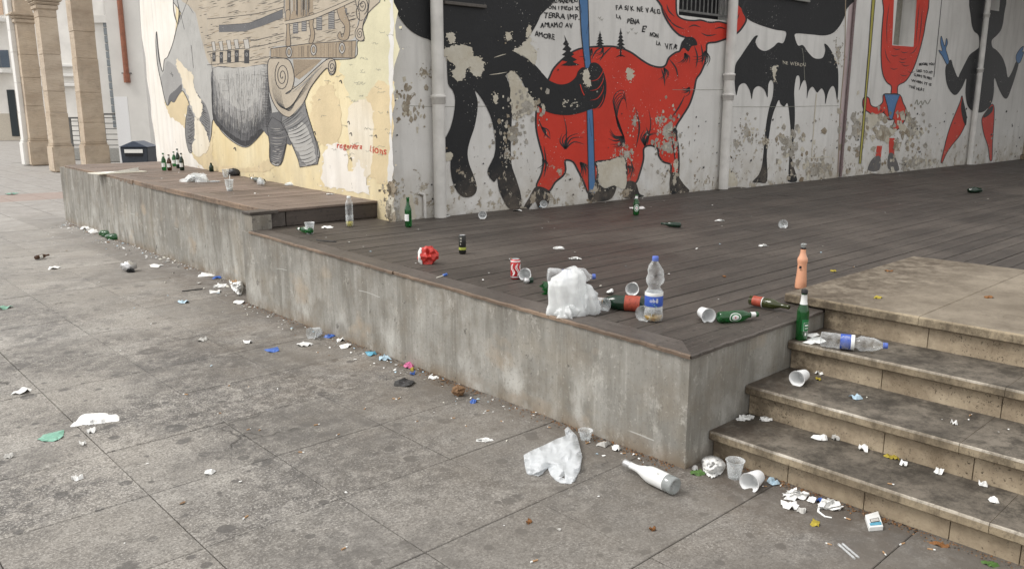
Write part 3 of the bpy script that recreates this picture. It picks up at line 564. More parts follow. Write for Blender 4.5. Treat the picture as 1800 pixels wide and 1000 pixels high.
for p in ([(775,122),(800,112),(830,122)],[(890,130),(915,122),(940,130)],[(830,145),(860,158),(900,152)],[(690,90),(720,115),(760,130)],[(665,40),(685,80),(700,95)],[(960,110),(985,90),(1000,60)],[(680,20),(690,50),(715,75)]): A.line(p,6,'ink',1.3,taper=2)
for p,m in (([(500,305),(525,300),(537,325),(528,352),(508,345)],'skim'),([(630,650),(650,628),(690,610),(718,620),(720,670),(700,680),(660,672)],'mort2'),([(380,725),(440,702),(490,692),(500,740),(498,830),(450,815),(400,822),(385,790)],'skim'),([(528,505),(545,500),(548,560),(535,565)],'mort2'),([(480,660),(520,655),(525,690),(490,700)],'mort2'),([(710,715),(725,700),(728,740),(715,750)],'skim')): A.fill(p,m,1.6,rough=9)
A.build('painted_beast','red four-legged beast with a gaping mouth around the window')
A=Art(W2,(900,0),2.5)
def fir(cx,top,base,w,lean=0,tr=0):
    n=5; L=[];Rr=[]
    for k in range(n):
        y=top+(base-top)*(.28+.72*k/(n-1)); ww=w*(.3+.7*k/(n-1)); yi=y-(base-top)*.07
        L+=[(cx+lean*(y-top)-ww*.28,yi-3),(cx+lean*(y-top)-ww,y+4)]; Rr+=[(cx+lean*(y-top)+ww*.28,yi-3),(cx+lean*(y-top)+ww,y+2)]
    A.fill([(cx,top)]+Rr+[(cx+lean*(base-top)+3,base+6),(cx+lean*(base-top)-3,base+6)]+L[::-1],'black',1.8,False)
    if tr: A.line([(cx,base),(cx,base+tr)],7,'black',1.8); A.line([(cx-22,base+tr+4),(cx,base+tr-6),(cx+20,base+tr+2)],6,'black',1.8,taper=2)
fir(230,155,285,42,.2); A.build('painted_tree','widest black painted fir, leftmost of three'); A=Art(W2,(900,0),2.5); fir(387,135,205,22); A.build('painted_tree','small black painted fir in the middle'); A=Art(W2,(900,0),2.5); fir(478,122,212,22,0,38); A.build('painted_tree','black painted fir with a trunk, rightmost'); A=Art(W2,(900,0),2.5)
for (x,y) in ((385,80),(395,88),(510,145),(527,130),(545,148)): A.line([(x-5,y-4),(x,y+4),(x+6,y-5)],2.5,'soft',1.8,smooth=False)
A.build('painted_birds')['kind']='stuff'
A=Art(W2,(920,0),6)
for s_,a,b,h in (('RIMANENDO',(322,34),(575,34),46),('CON I PIEDI X',(220,95),(585,118),44),('TERRA IMP.',(215,195),(590,210),56),('AMIAMO AV',(180,292),(520,300),52),('AMORE',(120,385),(330,425),56),('FA SI K NE VALG',(975,105),(1445,150),52),('LA',(982,196),(1028,205),42),('PENA',(1095,250),(1225,262),56),("E'",(1252,342),(1300,345),64),('NON',(1335,388),(1422,398),46),('LA',(1402,475),(1446,485),44),("VITA'",(1500,522),(1625,530),56)):
    A=Art(W2,(920,0),6); lettering(A,s_,a,b,h,'black',2,fat=3); A.build('painted_word')
# bat figure
A=Art(W2,(1250,0),2.94)
bat=[(145,-30),(165,55),(190,100),(250,130),(330,155),(385,165),(383,200),(370,225),(345,222),(320,245),(280,265),(245,250),(230,215),(242,187),(225,190),(195,230),(155,290),(125,340),(122,420),(130,495),(145,445),(175,432),(200,470),(210,515),(220,465),(245,447),(275,465),(292,505),(296,440),(310,415),(322,440),(318,500),(300,560),(285,640),(275,730),(270,800),(262,860),(245,905),(215,940),(250,945),(290,935),(288,800),(300,700),(315,610),(335,550),(350,518),(360,540),(378,552),(395,535),(405,600),(412,700),(405,800),(400,900),(398,938),(442,938),(438,900),(420,830),(425,740),(433,620),(432,540),(430,470),(440,400),(455,395),(460,430),(455,468),(470,430),(485,415),(495,450),(495,510),(505,470),(525,450),(545,478),(555,475),(572,458),(588,490),(590,540),(605,480),(625,447),(640,460),(652,520),(658,440),(655,350),(635,290),(605,240),(585,228),(590,260),(580,295),(560,305),(530,300),(500,270),(475,235),(450,237),(435,200),(440,175),(520,180),(590,185),(640,165),(680,110),(700,50),(712,-30)]
A.fill(bat,'black',.5); 
for p,m in (([(318,345),(345,340),(335,375),(328,420),(322,420),(320,370)],'skim'),([(255,725),(290,715),(298,745),(262,752)],'mort'),([(350,710),(380,680),(420,720),(440,760),(470,740),(480,790),(430,800),(390,770),(360,760)],'mort2'),([(160,660),(190,635),(215,680),(200,720),(165,720)],'mort2'),([(85,880),(110,885),(135,930),(130,960),(70,960)],'skim'),([(470,830),(560,820),(600,840),(620,900),(560,930),(450,920)],'mort2')): A.fill(p,m,1,rough=10)
lettering(A,'NE WERDU',(372,335),(490,345),18,'skim',1.4)
A.line([(470,250),(478,300),(484,420)],2,'soft',1.2)
A.build('painted_bat_figure','black painted figure with scalloped bat wings and thin legs')
# red window-headed figure
A=Art(W2,(1470,0),2.942)
head=[(258,-30),(245,60),(235,180),(232,300),(240,380),(260,425),(285,448),(285,490),(315,490),(320,445),(360,420),(395,365),(420,300),(440,230),(460,130),(466,-30)]
A.fill(head,'red',.3,holes=[[(300,-29),(289,236),(400,244),(418,-29)]]); A.line(head,5,'ink',1,True)
body=[(245,490),(240,530),(210,555),(180,545),(170,510),(150,502),(138,520),(140,560),(165,580),(200,600),(245,585),(270,620),(300,620),(290,660),(300,680),(330,660),(355,620),(362,570),(345,530),(335,500),(315,487),(285,487)]
A.fill(body,'red',.3); A.line(body,5,'ink',.9,True); bib=[(248,488),(330,490),(310,540),(290,620),(275,615),(265,550)]; A.fill(bib,'blue',1.4,False); A.line(bib,4,'ink',1.7,True,False)
for p in ([(210,755),(237,755),(230,818),(202,818)],[(272,715),(302,715),(300,802),(273,802)]): A.fill(p,'red',.4,False)
for p in ([(200,812),(228,812),(222,880),(165,882),(175,840)],[(272,798),(298,800),(325,880),(268,872)]): A.fill(p,'dgrey',.8)
for k in range(9):
    x=285+random.uniform(-20,90); y=250+k*17; A.line([(x,y),(x+18,y+8),(x+40,y+3)],4,'ink',1.3,taper=2)
for p in ([(275,20),(262,120),(262,230)],[(430,20),(420,120),(412,230)],[(445,40),(438,140),(425,240)],[(250,250),(262,300),(282,330)],[(420,240),(400,270),(380,280)]): A.line(p,4,'ink',1.3,taper=2)
for p,m in (([(140,640),(190,660),(250,625),(275,640),(310,690),(330,640),(345,690),(320,720),(250,760),(190,750),(160,700)],'mort'),([(60,600),(110,590),(135,640),(160,700),(190,750),(100,740),(60,700)],'mort2'),([(105,620),(140,600),(200,590),(240,600),(215,640),(160,680),(120,660)],'skim'),([(360,600),(400,580),(440,640),(430,720),(370,740),(350,680)],'mort2'),([(300,850),(360,820),(480,800),(470,850),(380,880),(320,885)],'mort2')): A.fill(p,m,1.9,rough=13)
A.build('painted_red_figure','small red painted figure with a long head around a niche and a blue bib')
A=Art(W2,(1470,0),2.942)
yp=[(187,-30),(168,250),(147,500),(132,680),(117,848),(128,848),(144,680),(157,500),(180,250),(204,-30)]; A.fill(yp,'yellow',2.6,False); A.line(yp,3.5,'ink',2.9,True,False)
A.build('painted_staff','long yellow painted staff')
A=Art(W2,(1560,90),9.09)
for s_,a,b,h in (('BEFORE YOU',(505,235),(745,230),40),('LIKE TO MY',(465,330),(720,370),40),('CLAWS TO MEET',(425,395),(710,465),40),('WHEN IT IS',(385,490),(700,560),40),('THE HEAT',(345,590),(590,650),45)): lettering(A,s_,a,b,h,'ink',1.5,fat=4)
A.line([(440,850),(475,780),(490,860),(540,800),(560,860),(600,790),(640,850),(690,770)],14,'soft',1.5)
A.build('painted_words','five short scribbled dark lines beside the red head')
# black figure with blue hands
A=Art(W2,(1470,0),2.942)
bf=[(700,-30),(697,100),(710,160),(735,185),(740,240),(720,262),(690,285),(665,330),(640,380),(628,400),(605,345),(592,310),(565,350),(570,430),(595,480),(620,492),(650,455),(672,408),(668,480),(680,550),(715,580),(760,580),(800,540),(815,480),(818,405),(840,460),(865,505),(885,508),(905,460),(925,400),(943,330),(930,320),(910,370),(888,402),(878,350),(860,300),(830,262),(808,245),(805,210),(830,185),(855,150),(868,80),(868,-30)]
A.fill(bf,'black',.5,holes=[[(790,-29),(784,52),(842,60),(850,-29)]])
for p in ([(543,188),(555,225),(562,240),(570,200),(576,225),(567,255),(577,290),(583,320),(572,335),(550,295),(530,262),(548,265),(540,225)],[(933,322),(930,290),(945,262),(968,240),(962,270),(970,272),(950,325)]): A.fill(p,'blue',1); A.line(p,3,'ink',1.3,True)
for p in ([(650,497),(640,530),(615,590),(595,640),(575,700),(560,760),(542,835),(550,838),(570,795),(600,750),(640,700),(668,640),(670,590),(658,530)],[(805,540),(785,565),(755,610),(755,650),(765,700),(785,760),(793,825),(806,825),(808,740),(815,640),(817,560)]): A.fill(p,'red',.5); A.line(p,4,'ink',1,True)
for p in ([(652,510),(645,560),(655,620),(670,650),(675,600),(662,550)],[(808,548),(780,575),(760,610),(785,600),(808,575)]): A.fill(p,'black',1.3)
A.build('painted_black_figure','black painted figure with raised blue hands and detached red legs')
# age marks of the front wall
A=Art(W2,(680,0),2.5)
for p,m in (([(75,420),(120,400),(150,380),(110,450),(90,540),(70,520),(68,470)],'mort'),([(150,300),(180,310),(185,335),(155,325)],'mort'),([(-12,812),(30,806),(62,812),(48,850),(30,870),(5,868)],'mort'),([(0,880),(22,900),(14,960),(40,985),(0,990)],'mort'),([(40,900),(55,930),(50,975),(30,960)],'mort2'),([(60,880),(110,860),(125,960),(90,975),(60,950)],'skim')): A.fill(p,m,.6,rough=9)
A.line([(90,465),(200,470)],2,'soft',.7); A.line([(240,470),(460,468)],2,'soft',.6)
for _ in range(120):
    x=random.uniform(20,1100); y=random.uniform(500,900) if random.random()<.8 else random.uniform(80,500); s_=random.uniform(2,7)
    if x>250 and random.random()<.5: continue
    A.fill([(x,y),(x+s_,y-s_*.4),(x+s_*1.3,y+s_*.7),(x+s_*.2,y+s_)],random.choice(['mort','ink','mort2']),6,False)
A.build('plaster_damage')['kind']='stuff'
A=Art(W2,(1250,0),2.94)
for p,m in (([(110,730),(140,715),(150,760),(115,765)],'mort2'),([(-280,600),(-250,590),(-240,640),(-270,650)],'mort2'),([(-270,660),(-200,600),(-180,650),(-210,740),(-260,720)],'mort2'),([(640,225),(675,240),(670,330),(645,320)],'mort2')): A.fill(p,m,1.2,rough=10)
for _ in range(170):
    x=random.uniform(-300,1600); y=random.uniform(590,930)-max(0,(x-600))*.08; s_=random.uniform(2,8)
    A.fill([(x,y),(x+s_,y-s_*.9),(x+s_*1.1,y+s_*.5),(x+s_*.2,y+s_)],random.choice(['mort','ink','mort2','ink']),2.2,False)
A.line([(110,553),(320,553),(660,548)],2,'soft',1.4); A.line([(-200,465),(60,465)],2,'soft',1.4)
A.line([(545,485),(535,600),(520,812)],5,'skim',1.6); A.line([(505,818),(612,812)],5,'skim',1.6)
A.line([(695,0),(690,300),(668,560),(655,900)],4,'brn',1.7)
A.build('plaster_damage')['kind']='stuff'
A=Art(W2,(1470,0),2.942)
t=NT('pink_wash',.8,.2); t.base(t.mix(t.ramp(t.noise(3,4),.3,.7),(.42,.33,.33),(.50,.42,.42))); M['pink']=t.mat
A.fill([(70,-20),(110,-20),(60,300),(45,600),(35,890),(5,890),(18,560),(45,260)],'pink',.1,False)
A.line([(548,-20),(505,400)],3,'ink',1.2)
A.build('pink_stripe')['kind']='stuff'
# ---------------- side wall: rhinoceros with a ship's hull
A=Art(W1,(270,0),2.5)
A.fill([(-60,-20),(80,-20),(95,150),(60,260),(50,420),(62,480),(140,500),(170,680),(260,700),(250,740),(30,760),(10,640)],'white1',.1,rough=6)
A.fill([(62,470),(115,415),(150,450),(140,500),(145,560),(110,540),(70,510)],'orange1',.3,rough=6)
A.fill([(850,-20),(1045,-20),(1045,420),(960,540),(860,420),(820,260)],'green1',.1,rough=20)
A.fill([(700,420),(790,380),(820,600),(740,640),(700,560)],'orange1',.15,rough=20); A.fill([(960,380),(1045,400),(1050,760),(980,800),(930,600)],'orange1',.15,rough=20)
A.fill([(760,650),(830,640),(870,760),(900,700),(930,780),(945,850),(820,830),(745,800)],'white1',.4,rough=14); A.fill([(860,480),(960,470),(950,760),(880,760)],'cream',.35,rough=10)
A.fill([(200,640),(262,600),(262,700),(420,740),(500,700),(500,760),(260,745),(180,700)],'orange1',.2,rough=14)
S=[(150,-30),(120,60),(105,110),(85,190),(62,250),(47,265),(42,312),(33,300),(22,230),(13,140),(10,200),(18,290),(35,370),(45,420),(60,465),(75,445),(90,450),(105,425),(125,400),(145,430),(156,465),(142,520),(140,590),(150,650),(165,672),(185,600),(180,520),(200,530),(222,560),(240,630),(252,600),(262,525),(300,580),(350,625),(405,648),(450,615),(500,560),(510,600),(512,710),(558,724),(582,640),(590,600),(620,660),(650,720),(724,700),(722,640),(700,580),(676,500),(665,430),(700,350),(760,300),(775,330),(795,322),(800,285),(785,262),(760,262),(885,255),(895,185),(925,180),(915,130),(942,60),(942,-30)]
A.fill(S,'g3',.8); A.line(S,3,'ink',1.4,True)
A.fill([(60,270),(100,300),(118,340),(125,398),(105,420),(90,448),(75,445),(60,462),(40,400),(30,350),(45,320)],'grey',1)
hull=[(165,-30),(185,60),(218,200),(258,292),(380,296),(500,285),(515,215),(600,200),(760,190),(860,180),(890,150),(900,90),(935,70),(940,-30)]
A.fill(hull,'hull',1); belly=[(262,300),(380,300),(500,290),(505,400),(520,500),(500,557),(450,612),(405,645),(350,620),(300,575),(262,525),(256,420)]
A.fill(belly,'ink',1.08)
for k_,(m_,s_) in enumerate((('dgrey',.93),('g2',.83),('grey',.71),('g3',.55))):
    A.fill([(385+(x-385)*(1-(1-s_)*.75*max(.12,min(1,(y-300)/200))),292+(y-292)*(s_ if y>310 else 1)) for x,y in belly],m_,1.12+k_*.05,rough=7)
bel=cr(belly)
for _ in range(900):                                    # vertical hatching of the belly, dense near its rim
    x=random.uniform(262,512); k=((x-385)/125)**2; yb=645-k*90; L=random.uniform(15,60)*(1+.6*k); y=random.choice([yb-random.uniform(0,110),random.uniform(330,600)]) 
    if inside((x,y),bel) and inside((x,y-L),bel): A.line([(x,y),(x+random.uniform(-2,2),y-L)],random.uniform(1,2.6),random.choice(['ink','dgrey','grey','lgrey'] if y<yb-60 else ['ink','ink','dgrey']),1.6+random.random()*.3,smooth=False,taper=2)
for k in range(42):
    y=270+k*7; A.line([(506,y),(488-random.uniform(0,16),y+random.uniform(-3,3))],3,'ink',1.9,smooth=False,taper=1)
hl=cr(hull)
for _ in range(620):                                    # wood grain of the hull planks
    x=random.uniform(170,930); y=random.uniform(-10,290); L=random.uniform(8,40)
    if inside((x,y),hl) and inside((x+L,y-L*.2),hl): A.line([(x,y),(x+L*.5,y-L*.12+random.uniform(-1.5,1.5)),(x+L,y-L*.22)],random.uniform(1.4,2.8),random.choice(['ink','ink','brn']),1.6,taper=2)
for y0 in (60,175,205,262): A.line([(235,y0+25),(350,y0+14),(460,y0),(575,y0-28)],2.5,'ink',1.7)
for (x,y,L) in ((360,330,12),(290,352,40),(430,330,38),(370,490,30),(300,400,30),(410,440,20)): A.line([(x,y),(x+L,y+1)],2.2,'ink',1.9,taper=2); 
for (x,y,L) in ((378,345,40),(440,350,35),(384,492,50),(330,380,30)): A.line([(x,y),(x,y+L)],2.2,'ink',1.9,taper=2)
A.fill([(287,112),(420,102),(500,70),(568,42),(568,80),(480,115),(400,140),(287,143)],'dgrey',1.9,False); A.line([(287,112),(420,102),(500,70),(568,42)],2,'ink',2)
A.fill([(222,205),(250,195),(370,185),(425,178),(428,186),(370,196),(250,205)],'brn',1.8,False)
for (x0,x1,y0,y1) in ((258,272,232,272),(290,305,230,278),(323,340,225,275),(356,374,222,275),(398,420,222,280)):
    A.fill([(x0,y0),(x1,y0-1),(x1,y1),(x0,y1)],'ink',2,False); A.line([((x0+x1)/2-3,y0+14),((x0+x1)/2+3,y0+14),((x0+x1)/2+2,y0+26),((x0+x1)/2-3,y0+24)],2,'grey',2.1,True)
    lid=[(x0-4,y0-46),(x1-4,y0-48),(x1+2,y0-8),(x0+4,y0-6)]; A.fill(lid,'lgrey',2,False); A.line(lid,2,'ink',2.1,True,False)
band=[(515,215),(680,193),(890,180),(884,256),(720,255),(515,258)]; A.fill(band,'brn',1.9,False); A.line(band,3,'ink',2.3,True,False)
for k in range(70):
    x=random.uniform(520,880); A.line([(x,218-(x-515)*.1),(x,252)],1.6,'ink',2.1,smooth=False,taper=2)
def ring(cx,cy,rx,ry,m='lgrey',w=3,l=2.4):
    q=[(cx+rx*math.cos(a*PI/6),cy+ry*math.sin(a*PI/6)) for a in range(12)]; A.fill(q,m,l); A.line(q,w,'ink',l+.1,True)
for cx,cy in ((595,230),(703,220),(828,213)): ring(cx,cy,13,24); ring(cx,cy,7,14,'brn',2,2.6)
for (x0,x1,y0,y1) in ((612,635,95,150),(650,672,80,140),(715,740,60,135),(768,795,50,130),(835,850,40,90)):
    A.fill([(x0,y0),(x1,y0-3),(x1,y1-2),(x0,y1)],'dgrey',2,False)
    for k in range(int((y1-y0)/8)): A.line([(x0+2,y0+4+k*8),(x1-2,y0+2+k*8)],2,'lgrey',2.1,smooth=False)
for c_ in ([(580,55),(600,50),(596,120),(602,200),(582,202),(585,120)],[(683,65),(706,62),(700,110),(708,150),(700,188),(682,188),(690,150),(684,110)],[(805,25),(835,22),(845,60),(862,110),(855,170),(825,178),(808,160),(820,140),(828,165),(840,120),(815,80)]): A.fill(c_,'brn',2.1); A.line(c_,2.5,'ink',2.3,True)
A.fill([(570,-30),(700,-30),(700,70),(575,95)],'brn',1.95,False)
for k in range(40):
    x=random.uniform(572,698); A.line([(x,-20),(x,random.uniform(40,80))],2,random.choice(['ink','ink','lgrey']),2.05,smooth=False)
A.fill([(575,95),(700,66),(870,-5),(885,5),(700,86),(578,108)],'hull',2.4,False); A.line([(575,95),(700,66),(870,-5)],2.5,'ink',2.5); A.line([(578,108),(700,86),(885,5)],2.5,'ink',2.5)
def spiral(cx,cy,r0,r1,turns,a0,w,m='ink',lay=2.6,sx=.62,dirn=1):
    n=int(turns*14); q=[]
    for k in range(n+1):
        a=a0+dirn*turns*2*PI*k/n; r=r0+(r1-r0)*k/n; q.append((cx+r*sx*math.cos(a),cy+r*math.sin(a)))
    A.line(q,w,m,lay,smooth=False)
scr=[(890,-30),(942,-30),(942,50),(925,90),(918,130),(925,170),(910,182),(890,170),(886,140),(900,110),(905,60),(890,20)]; A.fill(scr,'hull',2.3); A.line(scr,3,'ink',2.5,True)
spiral(918,25,4,42,2.2,0,3.5); spiral(906,150,3,26,1.8,1,3); spiral(914,60,30,46,.6,1.2,3)
hau=[(505,265),(560,256),(600,272),(618,340),(604,400),(580,412),(640,372),(700,315),(760,264),(790,262),(800,290),(790,326),(770,318),(762,300),(735,325),(690,385),(665,440),(640,480),(600,515),(560,500),(525,450),(506,380)]
A.fill(hau,'hull',2); A.line(hau,3.5,'ink',2.2,True); spiral(565,335,6,68,2.6,.5,3.4,sx=.5); spiral(783,296,4,30,1.8,0,3.2,sx=.6)
for k in range(9): A.line([(516+k*5,330+k*6),(530+k*5,430+k*4),(570+k*4,478+k*1),(620+k*3,455-k*6),(680+k*4,385-k*9)],2.2,'ink',2.3,taper=2)
for k in range(5): A.line([(600+k*8,410-k*2),(660+k*8,365-k*6),(720+k*6,305-k*4)],2,random.choice(['ink','lgrey']),2.35,taper=2)
A.fill([(612,262),(740,262),(690,310),(640,350),(620,340)],'brn',1.9,False)
for k in range(22): A.line([(614,266+k*4),(735-k*5,266+k*3)],1.6,'ink',2,smooth=False,taper=2)
leg1=[(498,558),(505,600),(512,650),(511,700),(514,712),(556,724),(560,715),(572,670),(583,620),(588,590),(570,545),(520,515)]
leg2=[(560,540),(588,590),(605,630),(622,670),(636,705),(642,735),(720,722),(724,700),(720,650),(705,595),(688,540),(672,490),(662,440),(640,478),(600,512),(565,508)]
A.fill([(470,560),(500,500),(560,490),(640,470),(650,560),(600,640),(560,620),(515,615)],'dgrey',1.45,False); A.fill(leg1,'dgrey',1.5,False); A.fill(leg2,'g2',1.7,False); A.fill([(592,590),(630,560),(660,540),(690,600),(706,660),(712,712),(668,722),(640,680)],'g3',1.75,rough=5); A.line(leg1,3,'ink',1.9,True,False); A.line(leg2,3,'ink',1.9,True,False)
def wrinkles(L_,R_,n,sag,mats_,w=2.4):
    L_=cr(L_,False,8); R_=cr(R_,False,8)
    for k in range(n):
        t=(k+random.uniform(-.4,.4))/n; a=L_[int(max(0,min(.999,t))*(len(L_)-1))]; b=R_[int(max(0,min(.999,t))*(len(R_)-1))]; u0=random.uniform(0,.45); u1=random.uniform(.55,1)
        P_=lambda u: (a[0]+(b[0]-a[0])*u,a[1]+(b[1]-a[1])*u+sag*math.sin(PI*u)+random.uniform(-1,1)); A.line([P_(u0),P_((u0+u1)/2),P_(u1)],w,random.choice(mats_),2.1+random.random()*.2,taper=2)
wrinkles([(560,540),(600,620),(642,735)],[(664,445),(700,580),(722,720)],110,12,['ink','ink','ink','lgrey']); wrinkles([(500,560),(512,650),(514,712)],[(585,560),(578,650),(556,724)],70,8,['ink','lgrey','ink','grey'])
wrinkles([(150,470),(142,590),(160,665)],[(168,480),(186,560),(172,668)],40,4,['ink'],2); wrinkles([(188,430),(200,500),(238,610)],[(225,460),(250,540),(246,620)],45,4,['ink'],2)
fl=[(182,400),(212,440),(232,470),(250,540),(243,625),(225,560),(202,528),(195,470)]; fr=[(150,465),(162,480),(180,520),(180,600),(172,668),(150,650),(142,590),(144,520)]
for poly,n in ((fl,110),(fr,100)):
    A.fill(poly,'g2',1.5); q=cr(poly); xs=[p[0] for p in q]; ys=[p[1] for p in q]
    for _ in range(n):
        x=random.uniform(min(xs),max(xs)); y=random.uniform(min(ys),max(ys)); L=random.uniform(6,16); e=(x+L,y+L*.5)
        if inside((x,y),q) and inside(e,q): A.line([(x,y),(x+L*.5,y+L*.1),e],1.8,'ink',2,taper=2)
A.fill([(104,258),(150,310),(172,330),(182,400),(212,450),(205,520),(190,528),(160,450),(130,375),(118,330),(100,295)],'cream',2.4,rough=6)
A.fill([(180,520),(205,535),(238,600),(245,650),(200,690),(168,660),(182,600)],'cream',2.4,rough=6)
A.fill([(62,465),(75,445),(90,450),(105,425),(122,400),(122,372),(98,395),(70,420)],'dgrey',1.6)
for p in ([(105,110),(90,60),(85,-10)],[(105,110),(112,50),(100,-10)],[(108,110),(150,0)],[(120,70),(135,130)],[(150,20),(175,60)],[(12,140),(24,260),(40,320)],[(72,325),(88,332)],[(78,318),(84,340)],[(262,300),(256,420),(262,525)],[(165,200),(175,300)],[(250,240),(260,330)]): A.line(p,4,'ink',2.2,taper=2)
for _ in range(60):
    x=random.uniform(130,250); y=random.uniform(20,400); A.line([(x,y),(x+random.uniform(-4,4),y+random.uniform(15,50))],1.6,'grey',1.2,smooth=False,taper=2)
A.build('painted_rhinoceros','grey painted rhinoceros whose body is a wooden galleon')
A=Art(W1,(270,0),2.5)
lettering(A,'regenera',(805,650),(915,657),26,'redtext',1.6,.03,fat=1.2); lettering(A,'ions',(962,672),(1022,680),32,'redtext',1.6,.03,fat=1.2); A.line([(955,640),(952,662),(958,668)],3,'redtext',1.6)
A.build('painted_words','faded red lettering reading regenera ions')
A=Art(W1,(270,0),2.5)
for _ in range(48):
    x=random.uniform(690,1040); y=random.uniform(20,700); n=random.randint(4,9); q=[(x+k*random.uniform(3,6),y+random.uniform(-5,5)) for k in range(n)]
    if x<930 and y<250: continue
    A.line(q,1.4,'soft',1.2)
for (x,y) in ((855,540),(705,585),(865,590),(975,600),(820,360),(865,700),(355,655)): A.line([(x-4,y),(x+3,y-6),(x+6,y+8)],3.5,'ink',1.3)
A.fill([(1042,-20),(1052,-20),(1054,300),(1046,500),(1052,760),(1030,800),(1038,560),(1034,300),(1040,100)],'plas',.8,rough=6)
A.fill([(1025,815),(1050,800),(1062,840),(1054,900),(1066,978),(1032,960),(1018,905),(1032,860)],'mort',.9,rough=9); A.fill([(1030,870),(1050,865),(1052,930),(1036,940)],'skim',1.2,rough=9)
A.build('pencil_scribbles')['kind']='stuff'
# stump of broken plaster at the corner foot
def lump(cx,cy,cz,sx,sy,sz,seed,sub=3,am=.35,fr=2.5,ridge=True):
    bm=bmesh.new(); bmesh.ops.create_icosphere(bm,subdivisions=sub,radius=1)
    for v in bm.verts:
        p=v.co.copy(); d=0; q=p*fr+Vector((seed*3.7,seed*1.3,seed))
        if ridge: d=(1-abs(noise.noise(q))*2.2)*.6+(1-abs(noise.noise(q*2.3))*2.2)*.3
        else: d=noise.noise(q)
        v.co=Vector((p.x*sx,p.y*sy,p.z*sz))*(1+am*(d-.4))+Vector((cx,cy,cz))
    vs=[v.co.copy() for v in bm.verts]; fs=[tuple(v.index for v in f.verts) for f in bm.faces]; bm.free(); return vs,fs
# out-of-view roof added to darken the far right of deck and wall
rf=empty('added_shade_roof',(21,1,5.3),0,'flat roof added out of view to shade the right part of the deck','roof')
mb=MB(); mb.box(15.5,27,-5.5,5.45,5.2,5.5); child(mb.build('slab',[simple('shade_roof_soffit',(.30,.29,.27),.85)]),rf)
for x_ in (16,21,26): mb=MB(); mb.box(x_-.2,x_+.2,-5.3,-4.9,-.1,5.2); child(mb.build('post',[M['render']]),rf)  # unseen posts that only carry the added shade roof
# window grille, ledge and pipes
def box_on(pl,u0,u1,z0,z1,o0,o1,mb,m=0):
    mb.hexa([pl.pt(u0,z0,o0),pl.pt(u1,z0,o0),pl.pt(u1,z0,o1),pl.pt(u0,z0,o1),pl.pt(u0,z1,o0),pl.pt(u1,z1,o0),pl.pt(u1,z1,o1),pl.pt(u0,z1,o1)],m)
mb=MB(); a,b,c,d=holes[0]; box_on(W2,a+.01,b-.01,c+.01,d-.01,-.25,-.22,mb); wn_=mb.build('window',[M['dark']]); child(wn_,bld)
mb=MB(); box_on(W2,a+.02,b-.02,c+.05,c+.075,-.06,-.04,mb)
n=13
for k in range(n):
    u=a+.05+(b-a-.1)*k/(n-1); mb.tube([W2.pt(u,c+.05,-.05),W2.pt(u,d-.02,-.05)],.009,6)
g_=mb.build('window_grille',[M['iron']]); g_.parent=wn_; g_.matrix_parent_inverse=wn_.matrix_world.inverted() if False else Matrix()
mb=MB(); a,b,c,d=holes[1]; box_on(W2,a+.01,b-.01,c+.01,d-.01,-.26,-.24,mb); child(mb.build('niche_panel',[simple('niche_board',(.26,.25,.21),.8)]),bld)
mb=MB(); mb.tube([W2.pt(a+.12,c+.05,-.1),W2.pt(a+.12,d,-.1)],.03,8); child(mb.build('niche_pipe',[M['iron']]),bld)
mb=MB(); a,b,c,d=holes[2]; box_on(W2,a+.01,b-.01,c+.01,d-.01,-.26,-.24,mb); child(mb.build('niche_panel',[simple('niche_brown',(.10,.09,.08),.8)]),bld)
lu0=W2.uz(778,2); lu1=W2.uz(852,10); mb=MB(); box_on(W2,lu0[0],lu1[0],lu0[1]-.03,lu0[1],.0,.035,mb); child(mb.build('window_ledge',[simple('ledge_stone',(.12,.11,.1),.8)],bevel=.004),bld)
lu0=W2.uz(1310,-1); lu1=W2.uz(1420,3); mb=MB(); box_on(W2,lu0[0],lu1[0],lu1[1]-.02,lu1[1]+.03,.0,.04,mb); child(mb.build('window_ledge',[simple('ledge_stone2',(.3,.3,.28),.8)],bevel=.004),bld)
def wall_pipe(pl,px,zf,r,mat,label,collars,top=HT):
    u,z=pl.uz(*px); e_=empty('drainpipe',pl.pt(u,zf,r+.02),0,label,'pipe')
    mb=MB(); mb.tube([(0,0,0),(0,0,top-zf)],r,20); mb.build('pipe',[mat],e_,True)
    for cz in collars:
        mb=MB(); mb.lathe([(r,-.035),(r*1.16,-.03),(r*1.16,.02),(r*1.24,.022),(r*1.24,.045),(r,.05)],20); o=mb.build('collar',[mat],e_,True); o.location=(0,0,cz-zf)
        mb=MB(); tn=pl.n; mb.box(-.02,.02,-.012,.012,-.02,.02); 
    return e_
wall_pipe(W2,(766,380),z_deck(6.1),.058,M['pvc'],'white drainpipe on the wall left of the black giant','' or [1.72])
wall_pipe(W2,(1262,330),z_deck(6),.062,M['pvc'],'stained white drainpipe between the red beast and the bat figure',[2.05,1.80])
wall_pipe(W2,(1697,288),z_deck(5.7),.05,M['pvc'],'off-white drainpipe crossing the black figure with blue hands',[2.4,3.4])
u,z=W2.uz(1474,313); e_=empty('conduit',W2.pt(u,.63,.03),0,'thin rust-edged conduit beside the pink stripe','pipe'); mb=MB(); mb.tube([(0,0,0),(0,0,HT-.63)],.02,10); mb.build('pipe',[simple('pink_grey_pipe',(.20,.15,.15),.6)],e_,True)
u,z=W2.uz(745,378); mb=MB(); p=W2.pt(u,0,.02); mb.tube([p+Vector((0,0,z_deck(6.1))),p+Vector((0,0,.80)),p+Vector((-.01,0,.86)),p+Vector((-.06,0.01,.875))],.016,8); tag(mb.build('pipe_stub',[M['pvc']],None,True),'short bent white pipe stub left of the white drainpipe','pipe')
